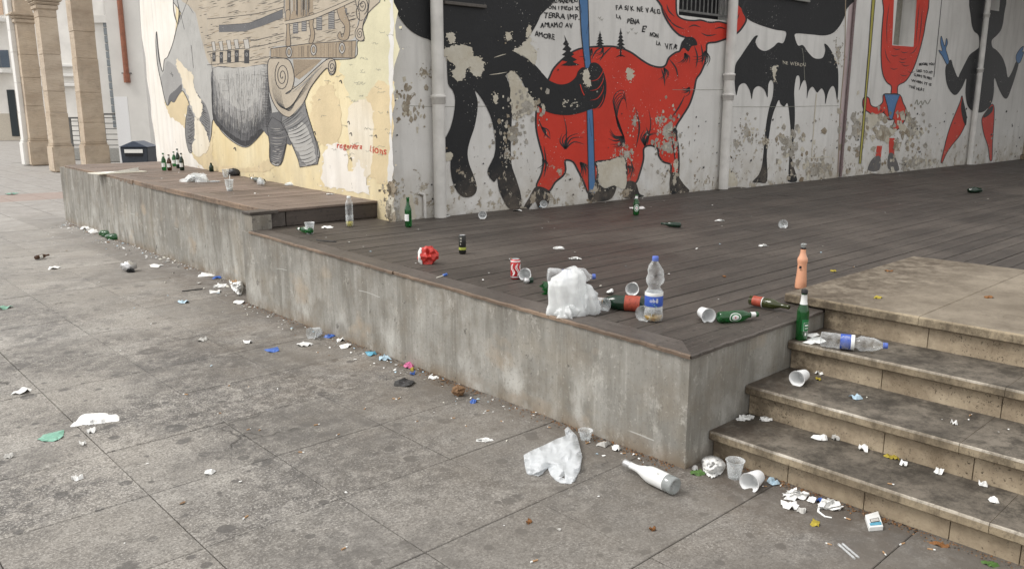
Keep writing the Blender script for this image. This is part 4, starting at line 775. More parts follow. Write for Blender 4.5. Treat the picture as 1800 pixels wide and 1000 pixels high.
# far right door step and jamb
u,z=W2.uz(1796,277); mb=MB(); box_on(W2,u-.1,u+2.2,.5,.72,0,.35,mb); child(mb.build('door_step',[M['riser']],bevel=.01),bld)
mb=MB(); box_on(W2,u,u+.25,.72,HT,0,.05,mb); child(mb.build('door_jamb',[simple('ochre_jamb',(.45,.40,.30),.85)],bevel=.01),bld)
# ================================================================ PLAZA BACKGROUND
def polar(px,dist):   # ground point seen at column px, at forward distance dist
    return Fh*dist+Rt*((px-900)/ (FPX/math.cos(PITCH))*dist)
def rotz(v,a): return Matrix.Rotation(a,3,'Z')@Vector(v)
ORI=YAW+R(-90)
def colx(px,Y):
    d=Fh+Rt*((px-900)/(FPX/math.cos(PITCH))); return d.x/d.y*Y
def pier(px0,px1,Y,ht,zc,label,capz=None,depth=.5,mat='pillar'):
    x0,x1=colx(px0,Y),colx(px1,Y); wd=x1-x0; e_=empty('stone_pillar',((x0+x1)/2,Y+depth/2,0),0,label,'pillar','pillars of the arcade')
    def blk(nm,g,z0,z1,bv):
        mb=MB(); mb.box(-wd/2-g,wd/2+g,-depth/2-g,depth/2+g,z0,z1); return mb.build(nm,[M[mat]],e_,bevel=bv,seg=2)
    z=zc; k=0
    while z<ht: z2=min(ht,z+random.uniform(.55,1.3)); blk('stone_block',random.uniform(-.006,.006),z+.001,z2-.001,.010); z=z2
    blk('plinth',.055,0,zc-.06,.03); blk('plinth_moulding',.03,zc-.06,zc,.02)
    if capz: blk('capital_band',.05,capz,capz+.12,.02); blk('capital_band',.10,capz+.125,capz+.2,.03); blk('capital_band',.14,capz+.205,capz+.3,.03)
    return e_
pier(48,79,29,9,.82,'leftmost travertine pillar of the arcade, with capital band',4.3)
pier(88,119,25.3,9,.78,'middle travertine pillar, standing nearest the camera',4.35)
pier(145,182,27,9,.74,'right travertine pillar, rough and pitted, beside the white pier',None)
pier(36,44,29.3,9,.8,'slim grey corner shaft at the far left of the arcade',None,.35,'render')
# arcade entablature above the frame
# white pier with copper pipe
a=polar(213,25.5); b=polar(272,25.5); c=(a+b)/2; wd=(b-a).length
e_=empty('white_pier',c,ORI,'tall white rendered pier carrying a copper drainpipe','pillar'); mb=MB(); mb.box(-wd/2,wd/2,-.4,.8,0,10); mb.build('shaft',[M['render']],e_,bevel=.02); mb=MB(); mb.box(-wd/2+.02,-wd/2+.42,-.408,-.39,0,2.1); mb.build('patch',[simple('fresh_white',(.82,.83,.84),.8,.03)],e_)
q=polar(229,25.05); zt_=H+(200-137)/1449*25.05*1.0; e2=empty('copper_drainpipe',(q.x,q.y,0),ORI,'copper brown drainpipe ending halfway down the white pier','pipe')
mb=MB(); zb=H+(198-134)/FPX*25.05; mb.tube([(0,0,zb),(0,0,10)],.075,14); mb.build('pipe',[M['copper']],e2,True); mb=MB(); mb.tube([(0,0,zb-.22),(0,0,zb+.06)],.092,14); mb.build('socket',[M['copper']],e2,True); mb=MB(); mb.box(-.14,.14,-.02,.1,zb+.04,zb+.07); mb.build('bracket',[M['iron']],e2)
# recessed glazed bay between pillar and white pier
a=polar(183,30); b=polar(206,30); c=(a+b)/2; e_=empty('glazed_bay',c,ORI,'narrow tall glass-block bay between the pillar and white pier','window'); wd=(b-a).length
mb=MB(); mb.box(-wd/2-.3,wd/2,0,.3,0,4.75); mb.build('frame',[M['render']],e_); mb=MB(); mb.box(-wd/2-.5,wd/2+.4,-.1,.35,4.75,5.0); mb.build('lintel',[M['render']],e_)
for k in range(14): mb=MB(); mb.box(.06,wd/2+.15,-.04,-.01,1.1+k*.27,1.34+k*.27); mb.build('pane',[simple('glass_block',(.25,.28,.30),.2,.2) if k==0 else bpy.data.materials['glass_block']],e_,bevel=.01)
# low plinth walls with railings
def rail(px0,px1,dist,ztop,zlow,label):
    a=polar(px0,dist); b=polar(px1,dist); c=(a+b)/2; wd=(b-a).length; e_=empty('railing',c,ORI,label,'railing','grey railings of the arcade')
    mb=MB(); mb.box(-wd/2,wd/2,-.15,.15,0,zlow); mb.build('base_wall',[simple('grey_base',(.40,.40,.38),.8)],e_,bevel=.01)
    for x in (-wd/2+.04,wd/2-.04): mb=MB(); mb.box(x-.035,x+.035,-.035,.035,zlow,ztop); mb.build('post',[M['iron']],e_)
    mb=MB(); mb.box(-wd/2,wd/2,-.05,.05,ztop,ztop+.06); mb.build('handrail',[M['iron']],e_)
    n=6
    for k in range(n): mb=MB(); z=zlow+(ztop-zlow)*(k+.5)/n; mb.tube([(-wd/2,0,z),(wd/2,0,z)],.014,6); mb.build('rail_bar',[M['iron']],e_)
rail(70,90,29,1.42,.42,'short railing between the first two pillars'); rail(119,140,29,1.42,.42,'railing between the middle and right pillars'); rail(178,214,27.8,1.55,.46,'railing between the right pillar and the white pier'); rail(256,292,26.8,1.72,.62,'railing between the white pier and the yellow mural wall')
# far walls
def slab(name,px0,px1,dist,z0,z1,dep,mat,label,cat):
    a=polar(px0,dist); b=polar(px1,dist); c=(a+b)/2; wd=(b-a).length; e_=empty(name,c,ORI,label,cat); mb=MB(); mb.box(-wd/2,wd/2,0,dep,z0,z1); mb.build('wall',[mat],e_); return e_,wd
e_,wd=slab('stone_house',246,300,34,0,7.5,3,M['pillar'],'old stone house wall seen in the gap beside the mural wall','building')
for z in (3.0,3.3): mb=MB(); mb.box(-wd/2-.1,wd/2+.1,-.2,-.002,z,z+.16); mb.build('cornice',[M['render']],e_,bevel=.02)
mb=MB(); mb.box(-wd/2,wd/2,-.1,-.004,3.5,7.5); mb.build('upper_wall',[M['pale']],e_)
e_,wd=slab('white_house',60,200,44,0,12,4,M['pale'],'pale house glimpsed through the gaps between the pillars','building')
for k in range(3): mb=MB(); mb.box(-wd/2,wd/2,-.25,-.002,3.0+k*.5,3.14+k*.5); mb.build('cornice',[M['render']],e_,bevel=.02)
e_,wd=slab('balcony_house',-60,34,50,0,9.2,5,M['pale'],'white house with iron balconies at the far left edge','building')
mb=MB(); mb.box(-wd/2,wd/2,-.06,-.004,0,1.6); mb.build('socle',[simple('beige_socle',(.55,.50,.42),.8)],e_)
for zb_ in (3.95,6.9):
    mb=MB(); mb.box(-wd/2,wd/2-.1,-1.0,-.002,zb_,zb_+.22); bal=mb.build('balcony',[M['render']],e_,bevel=.02)
    mb=MB(); mb.tube([(-wd/2,-.95,zb_+1.15),(wd/2-.15,-.95,zb_+1.15)],.03,6)
    for k in range(28): x=-wd/2+(wd-.15)*k/27; mb.tube([(x,-.95,zb_+.2),(x,-.95,zb_+1.15)],.012,4)
    mb.build('balcony_railing',[M['iron']],bal)
mb=MB(); mb.box(wd/2-1.55,wd/2-.2,-.05,-.003,4.3,5.3); mb.build('window',[simple('far_window',(.10,.13,.17),.3)],e_)
mb=MB(); mb.box(wd/2-1.6,wd/2-.2,-.05,-.003,7.3,9.0); mb.build('upper_panel',[simple('salmon_render',(.62,.45,.33),.8)],e_)
mb=MB(); mb.box(wd/2-.55,wd/2-.1,-.09,-.062,.25,3.0); mb.build('door',[simple('dark_door',(.03,.04,.045),.5)],e_)
# wall lamp bracket
q=polar(262,27); zl=H+(200-12)/1449*27; e_=empty('wall_lamp',(q.x,q.y,zl),ORI,'small black twin bracket lamp high on the stone house','lamp')
mb=MB(); mb.tube([(-.25,0,.06),(.22,0,-.08)],.02,6); mb.build('arm',[M['iron']],e_)
for x,z in ((-.2,-.05),(.12,-.14)): mb=MB(); mb.lathe([(.0,.1),(.03,.1),(.07,.02),(.07,-.06),(0,-.06)],12); o=mb.build('lamp_head',[M['dark']],e_,True); o.location=(x,0,z+.02)
# iron lantern thing behind rail
q=polar(278,28.2); e_=empty('iron_lantern',(q.x,q.y,.6),ORI,'dark iron pointed lantern frame behind the railing','lantern')
mb=MB()
for x,y in ((-.22,-.22),(.22,-.22),(.22,.22),(-.22,.22)): mb.tube([(x*.4,y*.4,0),(x,y,.9),(0,0,1.35)],.02,5)
for z,s_ in ((.3,.2),(.9,.22)):
    c4=[(s_,s_,z),(-s_,s_,z),(-s_,-s_,z),(s_,-s_,z),(s_,s_,z)]; mb.tube(c4,.016,5)
mb.build('frame',[M['iron']],e_); mb=MB(); mb.lathe([(.05,.1),(.12,.3),(.16,.85),(.0,1.2)],4); mb.build('glass',[simple('smoked_glass',(.1,.11,.12),.3)],e_)
# waste bin
q=polar(238.5,17.2); e_=empty('waste_bin',(q.x,q.y,0),ORI,'dark navy litter bin with pitched lid and white notice behind the platform','bin')
mb=MB(); mb.hexa([(-.25,-.22,0),(.25,-.22,0),(.25,.22,0),(-.25,.22,0),(-.285,-.25,.92),(.285,-.25,.92),(.285,.25,.92),(-.285,.25,.92)]); mb.build('body',[M['bin']],e_,bevel=.015)
mb=MB(); mb.hexa([(-.30,-.27,.921),(.30,-.27,.921),(.30,.27,.921),(-.30,.27,.921),(-.02,-.24,1.04),(.02,-.24,1.04),(.02,.24,1.04),(-.02,.24,1.04)]); mb.build('lid',[simple('lid_blue',(.045,.06,.09),.4)],e_,bevel=.006)
mb=MB(); mb.box(-.19,.19,-.262,-.256,.80,.875); mb.build('notice',[simple('white_notice',(.75,.75,.72),.5,.05)],e_)
mb=MB(); mb.box(-.18,.18,-.259,-.252,.73,.79); mb.build('slot',[M['dark']],e_)
#@@TRASH@@
# ================================================================ LITTER
M['green']=mk_glass('green_bottle_glass',(.02,.20,.045)); M['dkgreen']=mk_glass('dark_green_glass',(.008,.035,.018),.08,.3); M['olive']=mk_glass('olive_wine_glass',(.05,.06,.012),.08,.4); M['brown']=mk_glass('brown_glass',(.09,.035,.012),.08,.4)
M['clear']=mk_clear('clear_plastic'); M['clear2']=mk_clear('milky_clear_plastic',(.93,.94,.94),.16)
M['film']=mk_film('white_carrier_film',trans=.30,rough=.25,bump=.5); M['film2']=mk_film('thin_translucent_film',(.86,.89,.91),.36,.25); 
M['paper']=simple('crumpled_paper',(.80,.80,.78),.8,.10,60,.2,.3); M['greyp']=simple('grubby_paper',(.52,.51,.48),.85,.3,50,.2,.3)
M['cup']=simple('white_plastic_cup',(.80,.81,.81),.35,.05,40,.5); M['cream_card']=simple('cream_card',(.66,.64,.56),.7,.12,50)
M['wlabel']=simple('white_label',(.76,.77,.75),.45,.06,50); M['blabel']=simple('blue_label',(.045,.10,.42),.4,.1,50); M['rlabel']=simple('red_label',(.38,.075,.045),.45,.3,60); M['bcap']=simple('blue_screw_cap',(.10,.16,.50),.4,.1,50)
M['foil']=simple('gold_foil',(.48,.25,.08),.4,.25,60,.5,0,.3); M['silver']=simple('silver_foil',(.62,.62,.62),.35,.2,60,.5,.2,.6); M['blk']=simple('black_print',(.02,.02,.022),.4,.2,60); M['lime']=simple('lime_print',(.38,.42,.08),.4,.1,60)
M['can_red']=simple('red_can_paint',(.50,.03,.035),.3,.08,60,.5,0,.2); M['can_blk']=simple('black_can_paint',(.022,.022,.02),.3,.2,60,.5,0,.2); M['alu']=simple('aluminium',(.62,.63,.64),.3,.1,50,.5,0,.9)
M['peach']=simple('peach_coloured_drink',(.72,.36,.22),.22,.10,8,.6); M['bwhite']=simple('white_frosted_bottle',(.74,.75,.74),.3,.05,40,.5); M['gglass']=mk_glass('grey_clear_glass',(.55,.58,.57),.08,.55)
M['amber']=mk_glass('amber_liquid',(.62,.40,.10),.05,.55); M['yel']=mk_glass('yellow_liquid',(.66,.58,.12),.05,.4); M['bluep']=simple('blue_wrapper',(.05,.14,.48),.4,.25,60,.5,.3); M['teal']=simple('teal_wrapper',(.12,.38,.52),.4,.25,60,.5,.3); M['lblue']=simple('pale_blue_wrapper',(.45,.60,.70),.45,.2,60,.4,.3)
M['pink']=simple('pink_wrapper',(.62,.16,.32),.4,.3,60,.4,.3); M['redw']=simple('red_wrapper',(.55,.04,.03),.4,.35,60,.4,.4); M['gpk']=simple('mint_green_packet',(.20,.42,.32),.45,.2,60,.4,.2); M['leafy']=simple('yellow_leaf',(.38,.30,.04),.7,.3,60); M['leafg']=simple('green_leaf',(.08,.16,.04),.6,.3,60); M['leafb']=simple('brown_leaf',(.24,.11,.04),.8,.35,60)
M['filter']=simple('cigarette_filter',(.42,.26,.14),.8,.2,90); M['cork']=simple('brown_crumple',(.22,.13,.07),.8,.3,60,.3,.4); M['dkp']=simple('dark_plastic',(.03,.03,.032),.4,.2,60,.5)
def grp(e,g):
    if g: e['group']=g
    return e
def stand(e,s,px,py,rz=0,sc=1): e.location=SURF[s](px,py); e.rotation_euler=(0,0,rz); e.scale=(sc,sc,sc); return e
def lie(e,s,a,b,r,L=None,roll=0):
    """axis of the thing (its +Z) from the contact point under a to the one under b"""
    p=SURF[s](*a,r); q=SURF[s](*b,r); d=q-p; l=d.length
    if L: e.scale=(l/L,)*3 if .75<l/L<1.3 else (1,1,l/L)
    e.location=p; e.rotation_mode='QUATERNION'; e.rotation_quaternion=d.to_track_quat('Z','Y')@Matrix.Rotation(roll,3,'Z').to_quaternion(); return e
def lath(name,prof,mats,par,n=24,crush=0,seed=1,fr=14):
    mb=MB(); mb.lathe(prof,n); 
    if crush:
        for v in mb.v:
            q=v*fr+Vector((seed,seed*2,seed)); k=1+crush*(noise.noise(q)+.5*noise.noise(q*2.3)); v.x*=k; v.y*=k*(1+crush*.6*noise.noise(Vector((v.z*20,seed,0)))); v.x+=crush*.02*noise.noise(Vector((v.z*16,seed,3)))
    return mb.build(name,mats,par,True)
def wrap_text(txt,r,z,h,ang,mat,par,name='lettering',vert=False,sx=1):
    mb=MB(); x=0
    for ch in txt:
        if ch==' ': x+=.3; continue
        vs,fs=glyph(ch); mn=min(v[0] for v in vs); mxx=max(v[0] for v in vs); pts=[]
        for vx,vy in vs:
            lx=(x+vx-mn)*h*sx/.72; ly=vy*h/.72
            if vert: a=ang+(ly)/r; zz=z-lx
            else: a=ang+lx/r; zz=z+ly
            pts.append((r*math.cos(a),r*math.sin(a),zz))
        mb.add(pts,fs); x+=mxx-mn+.1
    return mb.build(name,[mat],par)
def beer(label,glass='green',group=None,Hh=.24,lab='wlabel',cap=None,oval=False,neck=True,ang=-2.2,text=None):
    e=empty('bottle',label=label,cat='bottle'); grp(e,group); k=Hh/.24; r=.0305
    lath('body',[(0,.004),(r*.7,.001),(r,.008),(r,.135*k),(r*.93,.150*k),(.017,.178*k),(.0135,.20*k),(.0125,.228*k),(.0145,.230*k),(.0145,.238*k),(.010,.24*k),(.009,.235*k)],[M[glass]],e)
    if lab:
        if oval:
            mb=MB(); vs=[(0,0)]+[(math.cos(a*PI/10),math.sin(a*PI/10)) for a in range(20)]
            def W(x,y,rr,zc=.085): a=ang+x/rr; return (rr*math.cos(a),rr*math.sin(a),zc*k+y)
            for (sx,sy,rr,m) in ((.026,.036,r+.0006,0),(.022,.031,r+.0009,1),(.015,.022,r+.0012,0)):
                ring=[W(math.cos(a*PI/12)*sx,math.sin(a*PI/12)*sy,rr) for a in range(24)]
                mid=[W(math.cos(a*PI/12)*sx*.5,math.sin(a*PI/12)*sy*.5,rr) for a in range(24)]; b=24
                mb.add(ring+mid+[W(0,0,rr)],[(i,(i+1)%24,b+(i+1)%24,b+i) for i in range(24)]+[(b+i,b+(i+1)%24,48) for i in range(24)],m)
            star=[]; 
            for i in range(10): rr_=.008 if i%2==0 else .0032; star.append(W(rr_*math.sin(i*PI/5),rr_*math.cos(i*PI/5),r+.0015))
            mb.add(star+[W(0,0,r+.0015)],[(i,(i+1)%10,10) for i in range(10)],2)
            mb.build('label',[M['wlabel'],M['green_print'],M['redw']],e)
        else:
            mb=MB(); z0,z1=.05*k,.105*k; n=12; a0=ang-.9; vs=[]
            for i in range(n+1): a=a0+1.8*i/n; vs+=[((r+.0006)*math.cos(a),(r+.0006)*math.sin(a),z0),((r+.0006)*math.cos(a),(r+.0006)*math.sin(a),z1)]
            mb.add(vs,[(2*i,2*i+2,2*i+3,2*i+1) for i in range(n)]); mb.build('label',[M[lab]],e)
    if neck:
        lath('neck_label',[(.0160,.192*k),(.0142,.205*k),(.0136,.222*k)],[M['wlabel'] if neck is True else M[neck]],e,16)
    if cap: lath('cap',[(.0,.243*k),(.013,.243*k),(.0155,.239*k),(.0165,.232*k),(.0155,.231*k)],[M[cap]],e,16)
    return e
M['green_print']=simple('green_print',(.02,.16,.05),.4,.1,50)
ru=random.uniform
# ---- raised platform, far to near
for i,(x,y,g,h,lb) in enumerate(((289,300,'green',.24,'pale green bottle leftmost of the five standing at the mural foot'),(298.5,300,'brown',.22,'amber brown bottle second from left of the five standing together'),(307,293,'green',.22,'green bottle standing behind the others in the row of five'),(314,296,'dkgreen',.28,'tallest and darkest bottle of the five by the mural'),(320.5,300,'dkgreen',.24,'dark green bottle rightmost of the five by the mural'))):
    e=beer(lb,g,'bottles standing together at the mural foot',h,'wlabel',cap=None,ang=-2.3); stand(e,'r',x,y)
def sheet(name,pts,s,mat,h,label,cat,zb=.002,back=0.0,seed=0,step=None,group=None,fr=.12,thick=.0,folds=1.0,hole=None,rnd=True,smooth=True):
    """crumpled sheet whose outline is surveyed on surface s; h = height of creases"""
    from mathutils.geometry import delaunay_2d_cdt
    q=cr(pts,n=3) if rnd else list(pts); xs=[p[0] for p in q]; ys=[p[1] for p in q]; W_=max(xs)-min(xs); Hh_=max(ys)-min(ys); st=step or max(W_,Hh_)/14
    V=[Vector(p) for p in q]; nb=len(V); E=[(i,(i+1)%nb) for i in range(nb)]
    if hole: 
        b=len(V); V+= [Vector(p) for p in hole]; E+=[(b+i,b+(i+1)%len(hole)) for i in range(len(hole))]
    rr=random.Random(seed); y=min(ys)
    def ed(p,loop): return min(((Vector(loop[i])-Vector(p)).length) for i in range(len(loop)))
    while y<max(ys):
        x=min(xs)
        while x<max(xs):
            p=(x+rr.uniform(-.3,.3)*st,y+rr.uniform(-.3,.3)*st*.8)
            if inside(p,q) and ed(p,q)>st*.35 and not (hole and (inside(p,hole) or ed(p,hole)<st*.3)): V.append(Vector(p))
            x+=st
        y+=st*.75
    vo,_,fo,_,_,_=delaunay_2d_cdt(V,E,[],1,1e-5)
    if hole: fo=[f for f in fo if not inside(tuple(sum((vo[i] for i in f),Vector((0,0)))/len(f)),hole)]
    top=[]; bot=[]
    for v in vo:
        d=min(1,ed(v,q)/(max(W_,Hh_)*.22)); n_=noise.noise(Vector((v.x*fr,v.y*fr,seed*3.1))); n2=noise.noise(Vector((v.x*fr*2.6,v.y*fr*2.6,seed)))
        rdg=(1-abs(n_)*2.4)*.65+(1-abs(n2)*2.4)*.35*folds
        by=(max(ys)-v.y)/max(Hh_,1); z=zb+back*by+h*max(.04,(.25+.75*d))*max(.05,rdg*.8+.25)
        z=z*(.08+.92*min(1,ed(v,q)/(max(W_,Hh_)*.10))) if back else z; top.append(SURF[s](v.x,v.y,z)); bot.append(SURF[s](v.x,v.y,z) + Vector((0,0,-thick*(d**.5))) if thick else None)
    c=sum(top,Vector((0,0,0)))/len(top); c.z=min(p.z for p in top)-zb
    vs=[p-c for p in top]; fs=[tuple(f) for f in fo]
    if back or thick:
        b=len(vs); vs+= [Vector((p.x,p.y,min(p.z,c.z+.002+ (p.z-c.z)*.12)))-c for p in top]; fs+=[tuple(b+i for i in f)[::-1] for f in fo]
    o=mesh_obj(name,vs,fs,mat,None,smooth); o.location=c; return grp(tag(o,label,cat),group)
def off(pts,o,s): return [(o[0]+x/s,o[1]+y/s) for x,y in pts]
def flat(name,label,cat,mat,s,px,py,w,h,seed,group=None,cr_=.01,rot=None):
    """small torn, folded or creased flat piece: an uneven polygon broken along two or three sharp folds"""
    rr=random.Random(seed); p=SURF[s](px,py); d=(p-CAM).length; W=w*d/FPX/2; P_=Rt; dz=(H-p.z)/d
    Hh=min(W*1.15,max(W*.3,h*d/FPX/2/max(dz,.12))); n=rr.choice([4,4,5,6]) if name!='leaf' else 7; pts=[]; a0=rr.uniform(0,6)
    for k in range(n):
        a=a0+2*PI*(k+rr.uniform(-.18,.18))/n; f_=rr.uniform(.75,1.1) if name!='leaf' else .45+.6*abs(math.cos((a-a0)))
        pts.append((W*1.1*math.cos(a)*f_,Hh*1.1*math.sin(a)*f_))
    fine=[]; 
    for k in range(n):
        a,b=pts[k],pts[(k+1)%n]; fine.append(a)
        for t in (.33,.67): fine.append((a[0]+(b[0]-a[0])*t+rr.uniform(-.08,.08)*W,a[1]+(b[1]-a[1])*t+rr.uniform(-.08,.08)*Hh))
    m=len(fine); z=lambda x,y:.0015+cr_*.55*abs(math.sin((x*math.cos(a0)+y*math.sin(a0))*2.3/W+a0))+cr_*.5*abs(noise.noise(Vector((x/W*1.3,y/W*1.3,seed))))
    vs=[]; 
    for f_ in (1,.6,.25):
        for k,(x,y) in enumerate(fine):
            x2,y2=x*f_+rr.uniform(-.05,.05)*W*(f_<1),y*f_+rr.uniform(-.05,.05)*Hh*(f_<1); vs.append((x2,y2,z(x2,y2)*(1 if f_<1 else rr.choice([.15,.3,1.1]))))
    vs.append((0,0,z(0,0))); fs=[]
    for r_ in range(2):
        for k in range(m): fs+=[(r_*m+k,r_*m+(k+1)%m,(r_+1)*m+(k+1)%m),(r_*m+k,(r_+1)*m+(k+1)%m,(r_+1)*m+k)]
    fs+=[(2*m+k,2*m+(k+1)%m,3*m) for k in range(m)]
    o=mesh_obj(name,vs,fs,M[mat],None,False); o.location=p; o.rotation_euler=(0,0,ORI); return grp(tag(o,label,cat),group)
def ball(name,label,cat,mat,s,px,py,sx,sy,sz,seed,group=None,am=.4,rz=0,sub=3,fr=2.2):
    p=SURF[s](px,py); hard='bottle' in name or 'can' in name
    if hard or mat is M['cork'] or mat is M['redw']:
        vs,fs=lump(0,0,0,sx,sy,sz,seed,sub,am,fr); mz=min(v.z for v in vs); vs=[Vector((v.x,v.y,max(0.0,v.z-mz-sz*.25))) for v in vs]
    else:      # crumpled paper: overlapping bent leaves with sharp folds and torn rims
        rr=random.Random(seed); vs=[];fs=[]; film=mat is M['film2']
        for k in range(16 if not film else 10):
            G=5; a=rr.uniform(0,6.3); rad=rr.random()**.6*.62; cx,cy=math.cos(a)*rad*sx,math.sin(a)*rad*sy; cz=sz*rr.uniform(.15,.75)*(1-rad*.8); L=rr.uniform(.45,.8); rot=Matrix.Rotation(rr.uniform(0,6.3),3,'Z')@Matrix.Rotation(rr.gauss(0,.55),3,'X')@Matrix.Rotation(rr.gauss(0,.55),3,'Y'); f1=rr.uniform(0,6.3); b=len(vs)
            for i in range(G):
                for j in range(G):
                    u,v=(i/(G-1)-.5)*2,(j/(G-1)-.5)*2; t=(u*math.cos(f1)+v*math.sin(f1)); z=.35*abs(((t*1.6+5)%1)-.5)+.25*abs(noise.noise(Vector((u*1.5,v*1.5,seed+k))))-.12*(u*u+v*v); e_=1+.18*noise.noise(Vector((u*3,v*3,k+seed)))
                    q=rot@Vector((u*L*e_*.8,v*L*e_*.8,z*.9)); vs.append(Vector((cx+q.x*sx*.75,cy+q.y*sy*.75,max(.0015,cz+q.z*sz*1.1))))
            for i in range(G-1):
                for j in range(G-1): fs.append((b+i*G+j,b+(i+1)*G+j,b+(i+1)*G+j+1,b+i*G+j+1))
    o=mesh_obj(name,vs,fs,mat,None,hard); o.location=p; o.rotation_euler=(0,0,rz+YAW-PI/2); return grp(tag(o,label,cat),group)
# open pizza-box like tray
p=SURF['r'](210,304); e=empty('paper_tray',p,.15,'flat white torn cardboard tray lying near the far end of the platform','tray')
mb=MB(); mb.box(-.34,.30,-.17,.17,.0,.012); mb.build('base',[M['cream_card']],e,bevel=.003); mb=MB(); mb.hexa([(-.2,-.1,.013),(.2,-.13,.013),(.24,.13,.013),(-.22,.12,.013),(-.2,-.1,.015),(.2,-.13,.07),(.24,.13,.015),(-.22,.12,.016)]); mb.build('lid_flap',[M['paper']],e)
ball('plastic_bag','white plastic bag lying limp on the raised platform beside the mural','bag',M['film'],'r',344,320,.19,.075,.10,3)
def cup(label,h=.088,mat='cup',group=None,tilt=None,r1=.037,straw=False):
    e=empty('plastic_cup',label=label,cat='cup'); grp(e,group); r0=r1*.66
    pr=[(0,.003),(r0*.9,.003),(r0,0),(r0+.001,.002)]+[(r0+(r1-r0)*t+(.0012 if i%2 else 0),h*t) for i,t in enumerate([.08,.16,.24,.32,.40,.48,.56,.66,.8,.97])]+[(r1+.003,h),(r1+.003,h-.003),(r1-.001,h-.002)]+[(r0+(r1-r0)*t-.0012,h*t) for t in (.8,.5,.2,.06)]+[(0,.005)]
    lath('cup_wall',pr,[M[mat]],e,24,.05,random.random()*9)
    if straw: mb=MB(); mb.tube([(.0,.0,.01),(.02,.02,.17)],.004,6); mb.build('straw',[M['wlabel']],e,True)
    return e
e=cup('clear plastic cup standing on the raised platform with a straw','.11' and .12,'clear2',r1=.045,straw=True); stand(e,'r',404,336)
lath('liquid',[(0,.004),(.029,.004),(.033,.035),(0,.035)],[M['wlabel']],e,16)
stand(cup('tipped clear cup behind the standing cup with straw',.1,'clear2',r1=.042),'r',397,312)
e=beer('short green bottle at the mural foot right of the white plastic bag','dkgreen',None,.12,None,None,neck=False); stand(e,'r',372,302)
ball('crumpled_bottle','crushed black bottle lying at the foot of the mural behind the cup','bottle',M['dkp'],'r',411,309,.085,.05,.05,4)
e=beer('dark brown bottle lying on its side along the mural foot','dkgreen',None,.26,None,None); lie(e,'r',(463,319),(441,313),.03,.26)
e=empty('plastic_bottle',label='crushed clear plastic bottle lying next to the dark bottle on the platform',cat='bottle'); lath('body',[(0,0),(.035,.002),(.04,.02),(.038,.1),(.03,.15),(.012,.18),(.012,.2),(0,.2)],[M['clear2']],e,20,.35,5); lie(e,'r',(457,320),(471,327),.03)
ball('plastic_wrap','clear crumpled plastic wrap at the foot of the yellow mural wall','plastic',M['film2'],'r',517,326,.12,.06,.05,8)
ball('plastic_wrap','small flat clear plastic lying in front of the green bottle stub','plastic',M['film2'],'r',378,320,.09,.05,.02,9)
ball('tissue','white peaked tissue against the yellow mural foot','tissue',M['paper'],'r',552,331,.04,.03,.07,10)
ball('tissue','tiny white tissue near the step of the raised platform','tissue',M['paper'],'r',580,342,.045,.03,.012,11)
# ---- deck
def pet(label,Hh,body='clear',cap='bcap',lab='blabel',liq=None,crush=.2,seed=1,r=.043,text=None,waist=True,labz=(.3,.5)):
    e=empty('plastic_bottle',label=label,cat='bottle'); pr=[(0,.006),(r*.6,.0),(r*.95,.004),(r,.02)]
    for i in range(1,26):
        t=i/25; z=.02+(Hh*.74-.02)*t; q=r*(1-.012*(i%2)) 
        if waist: q*=1-.34*math.exp(-((z/Hh-.53)/.05)**2)+.05*math.sin(z*70)*(z/Hh>.55)
        pr.append((q,z))
    pr+=[(r*.93,Hh*.79),(r*.68,Hh*.86),(r*.4,Hh*.91),(.0135,Hh*.935),(.0135,Hh*.955)]
    lath('body',pr,[M[body]],e,28,crush,seed)
    if cap: lath('cap',[(.0165,Hh*.945),(.0165,Hh*.99),(.014,Hh),(0,Hh)],[M[cap]],e,18); lath('cap_ring',[(.0165,Hh*.928),(.0172,Hh*.93),(.0172,Hh*.938),(.0165,Hh*.94)],[M[cap]],e,18)
    if lab:
        z0,z1=labz[0]*Hh,labz[1]*Hh; lath('label',[(r*1.012,z0),(r*1.02,z0+.001),(r*1.02,z1-.001),(r*1.012,z1)],[M[lab]],e,28,crush*.12,seed)
        lath('label_band',[(r*1.021,z1),(r*1.028,z1+.001),(r*1.02,z1+Hh*.05),(r,z1+Hh*.055)],[M['wlabel']],e,28,crush*.12,seed)
    if liq: lath('liquid',[(0,.008),(r*.9,.006),(r*.97,.02),(r*.97,Hh*.085),(0,Hh*.085)],[M[liq]],e,24)
    return e
e=pet('clear slim plastic bottle with yellow liquid standing before the raised step',.265,'clear','wlabel',None,None,.04,3,.032,waist=False); lath('liquid',[(0,.006),(.029,.006),(.030,.045),(0,.045)],[M['yel']],e,20); lath('label',[(.0325,.05),(.033,.051),(.033,.10),(.0325,.101)],[M['clear2']],e,20); stand(e,'d',615,398)
e=beer('green bottle lying at the left end of the deck with a white cap end','green',None,.23,'wlabel',None,oval=True,ang=PI/2); lie(e,'d',(548,406),(523,402),.03,.23)
stand(cup('clear plastic cup standing in front of the lying green bottle',.095,'clear2',r1=.04),'d',545,411)
flat('paper_strip','twisted white paper strip near the yellow-liquid bottle','paper','paper','d',575,400,22,6,5,None,.02)
p=SURF['d'](556,423); q=SURF['d'](591,426); mb=MB(); mb.tube([Vector((0,0,.004)),q-p+Vector((0,0,.004))],.004,6); o=mb.build('stick',[M['dkp']]); o.location=p; tag(o,'thin black stick lying on the left part of the deck','stick')
e=beer('bright green bottle standing at the mural corner left of the drainpipe','green',None,.262,'wlabel',None,oval=False,neck=False,ang=-2.9); stand(e,'d',718,399)
ball('tissue','white crumpled paper behind the foot of the white drainpipe','tissue',M['paper'],'d',783,381,.05,.03,.03,12)
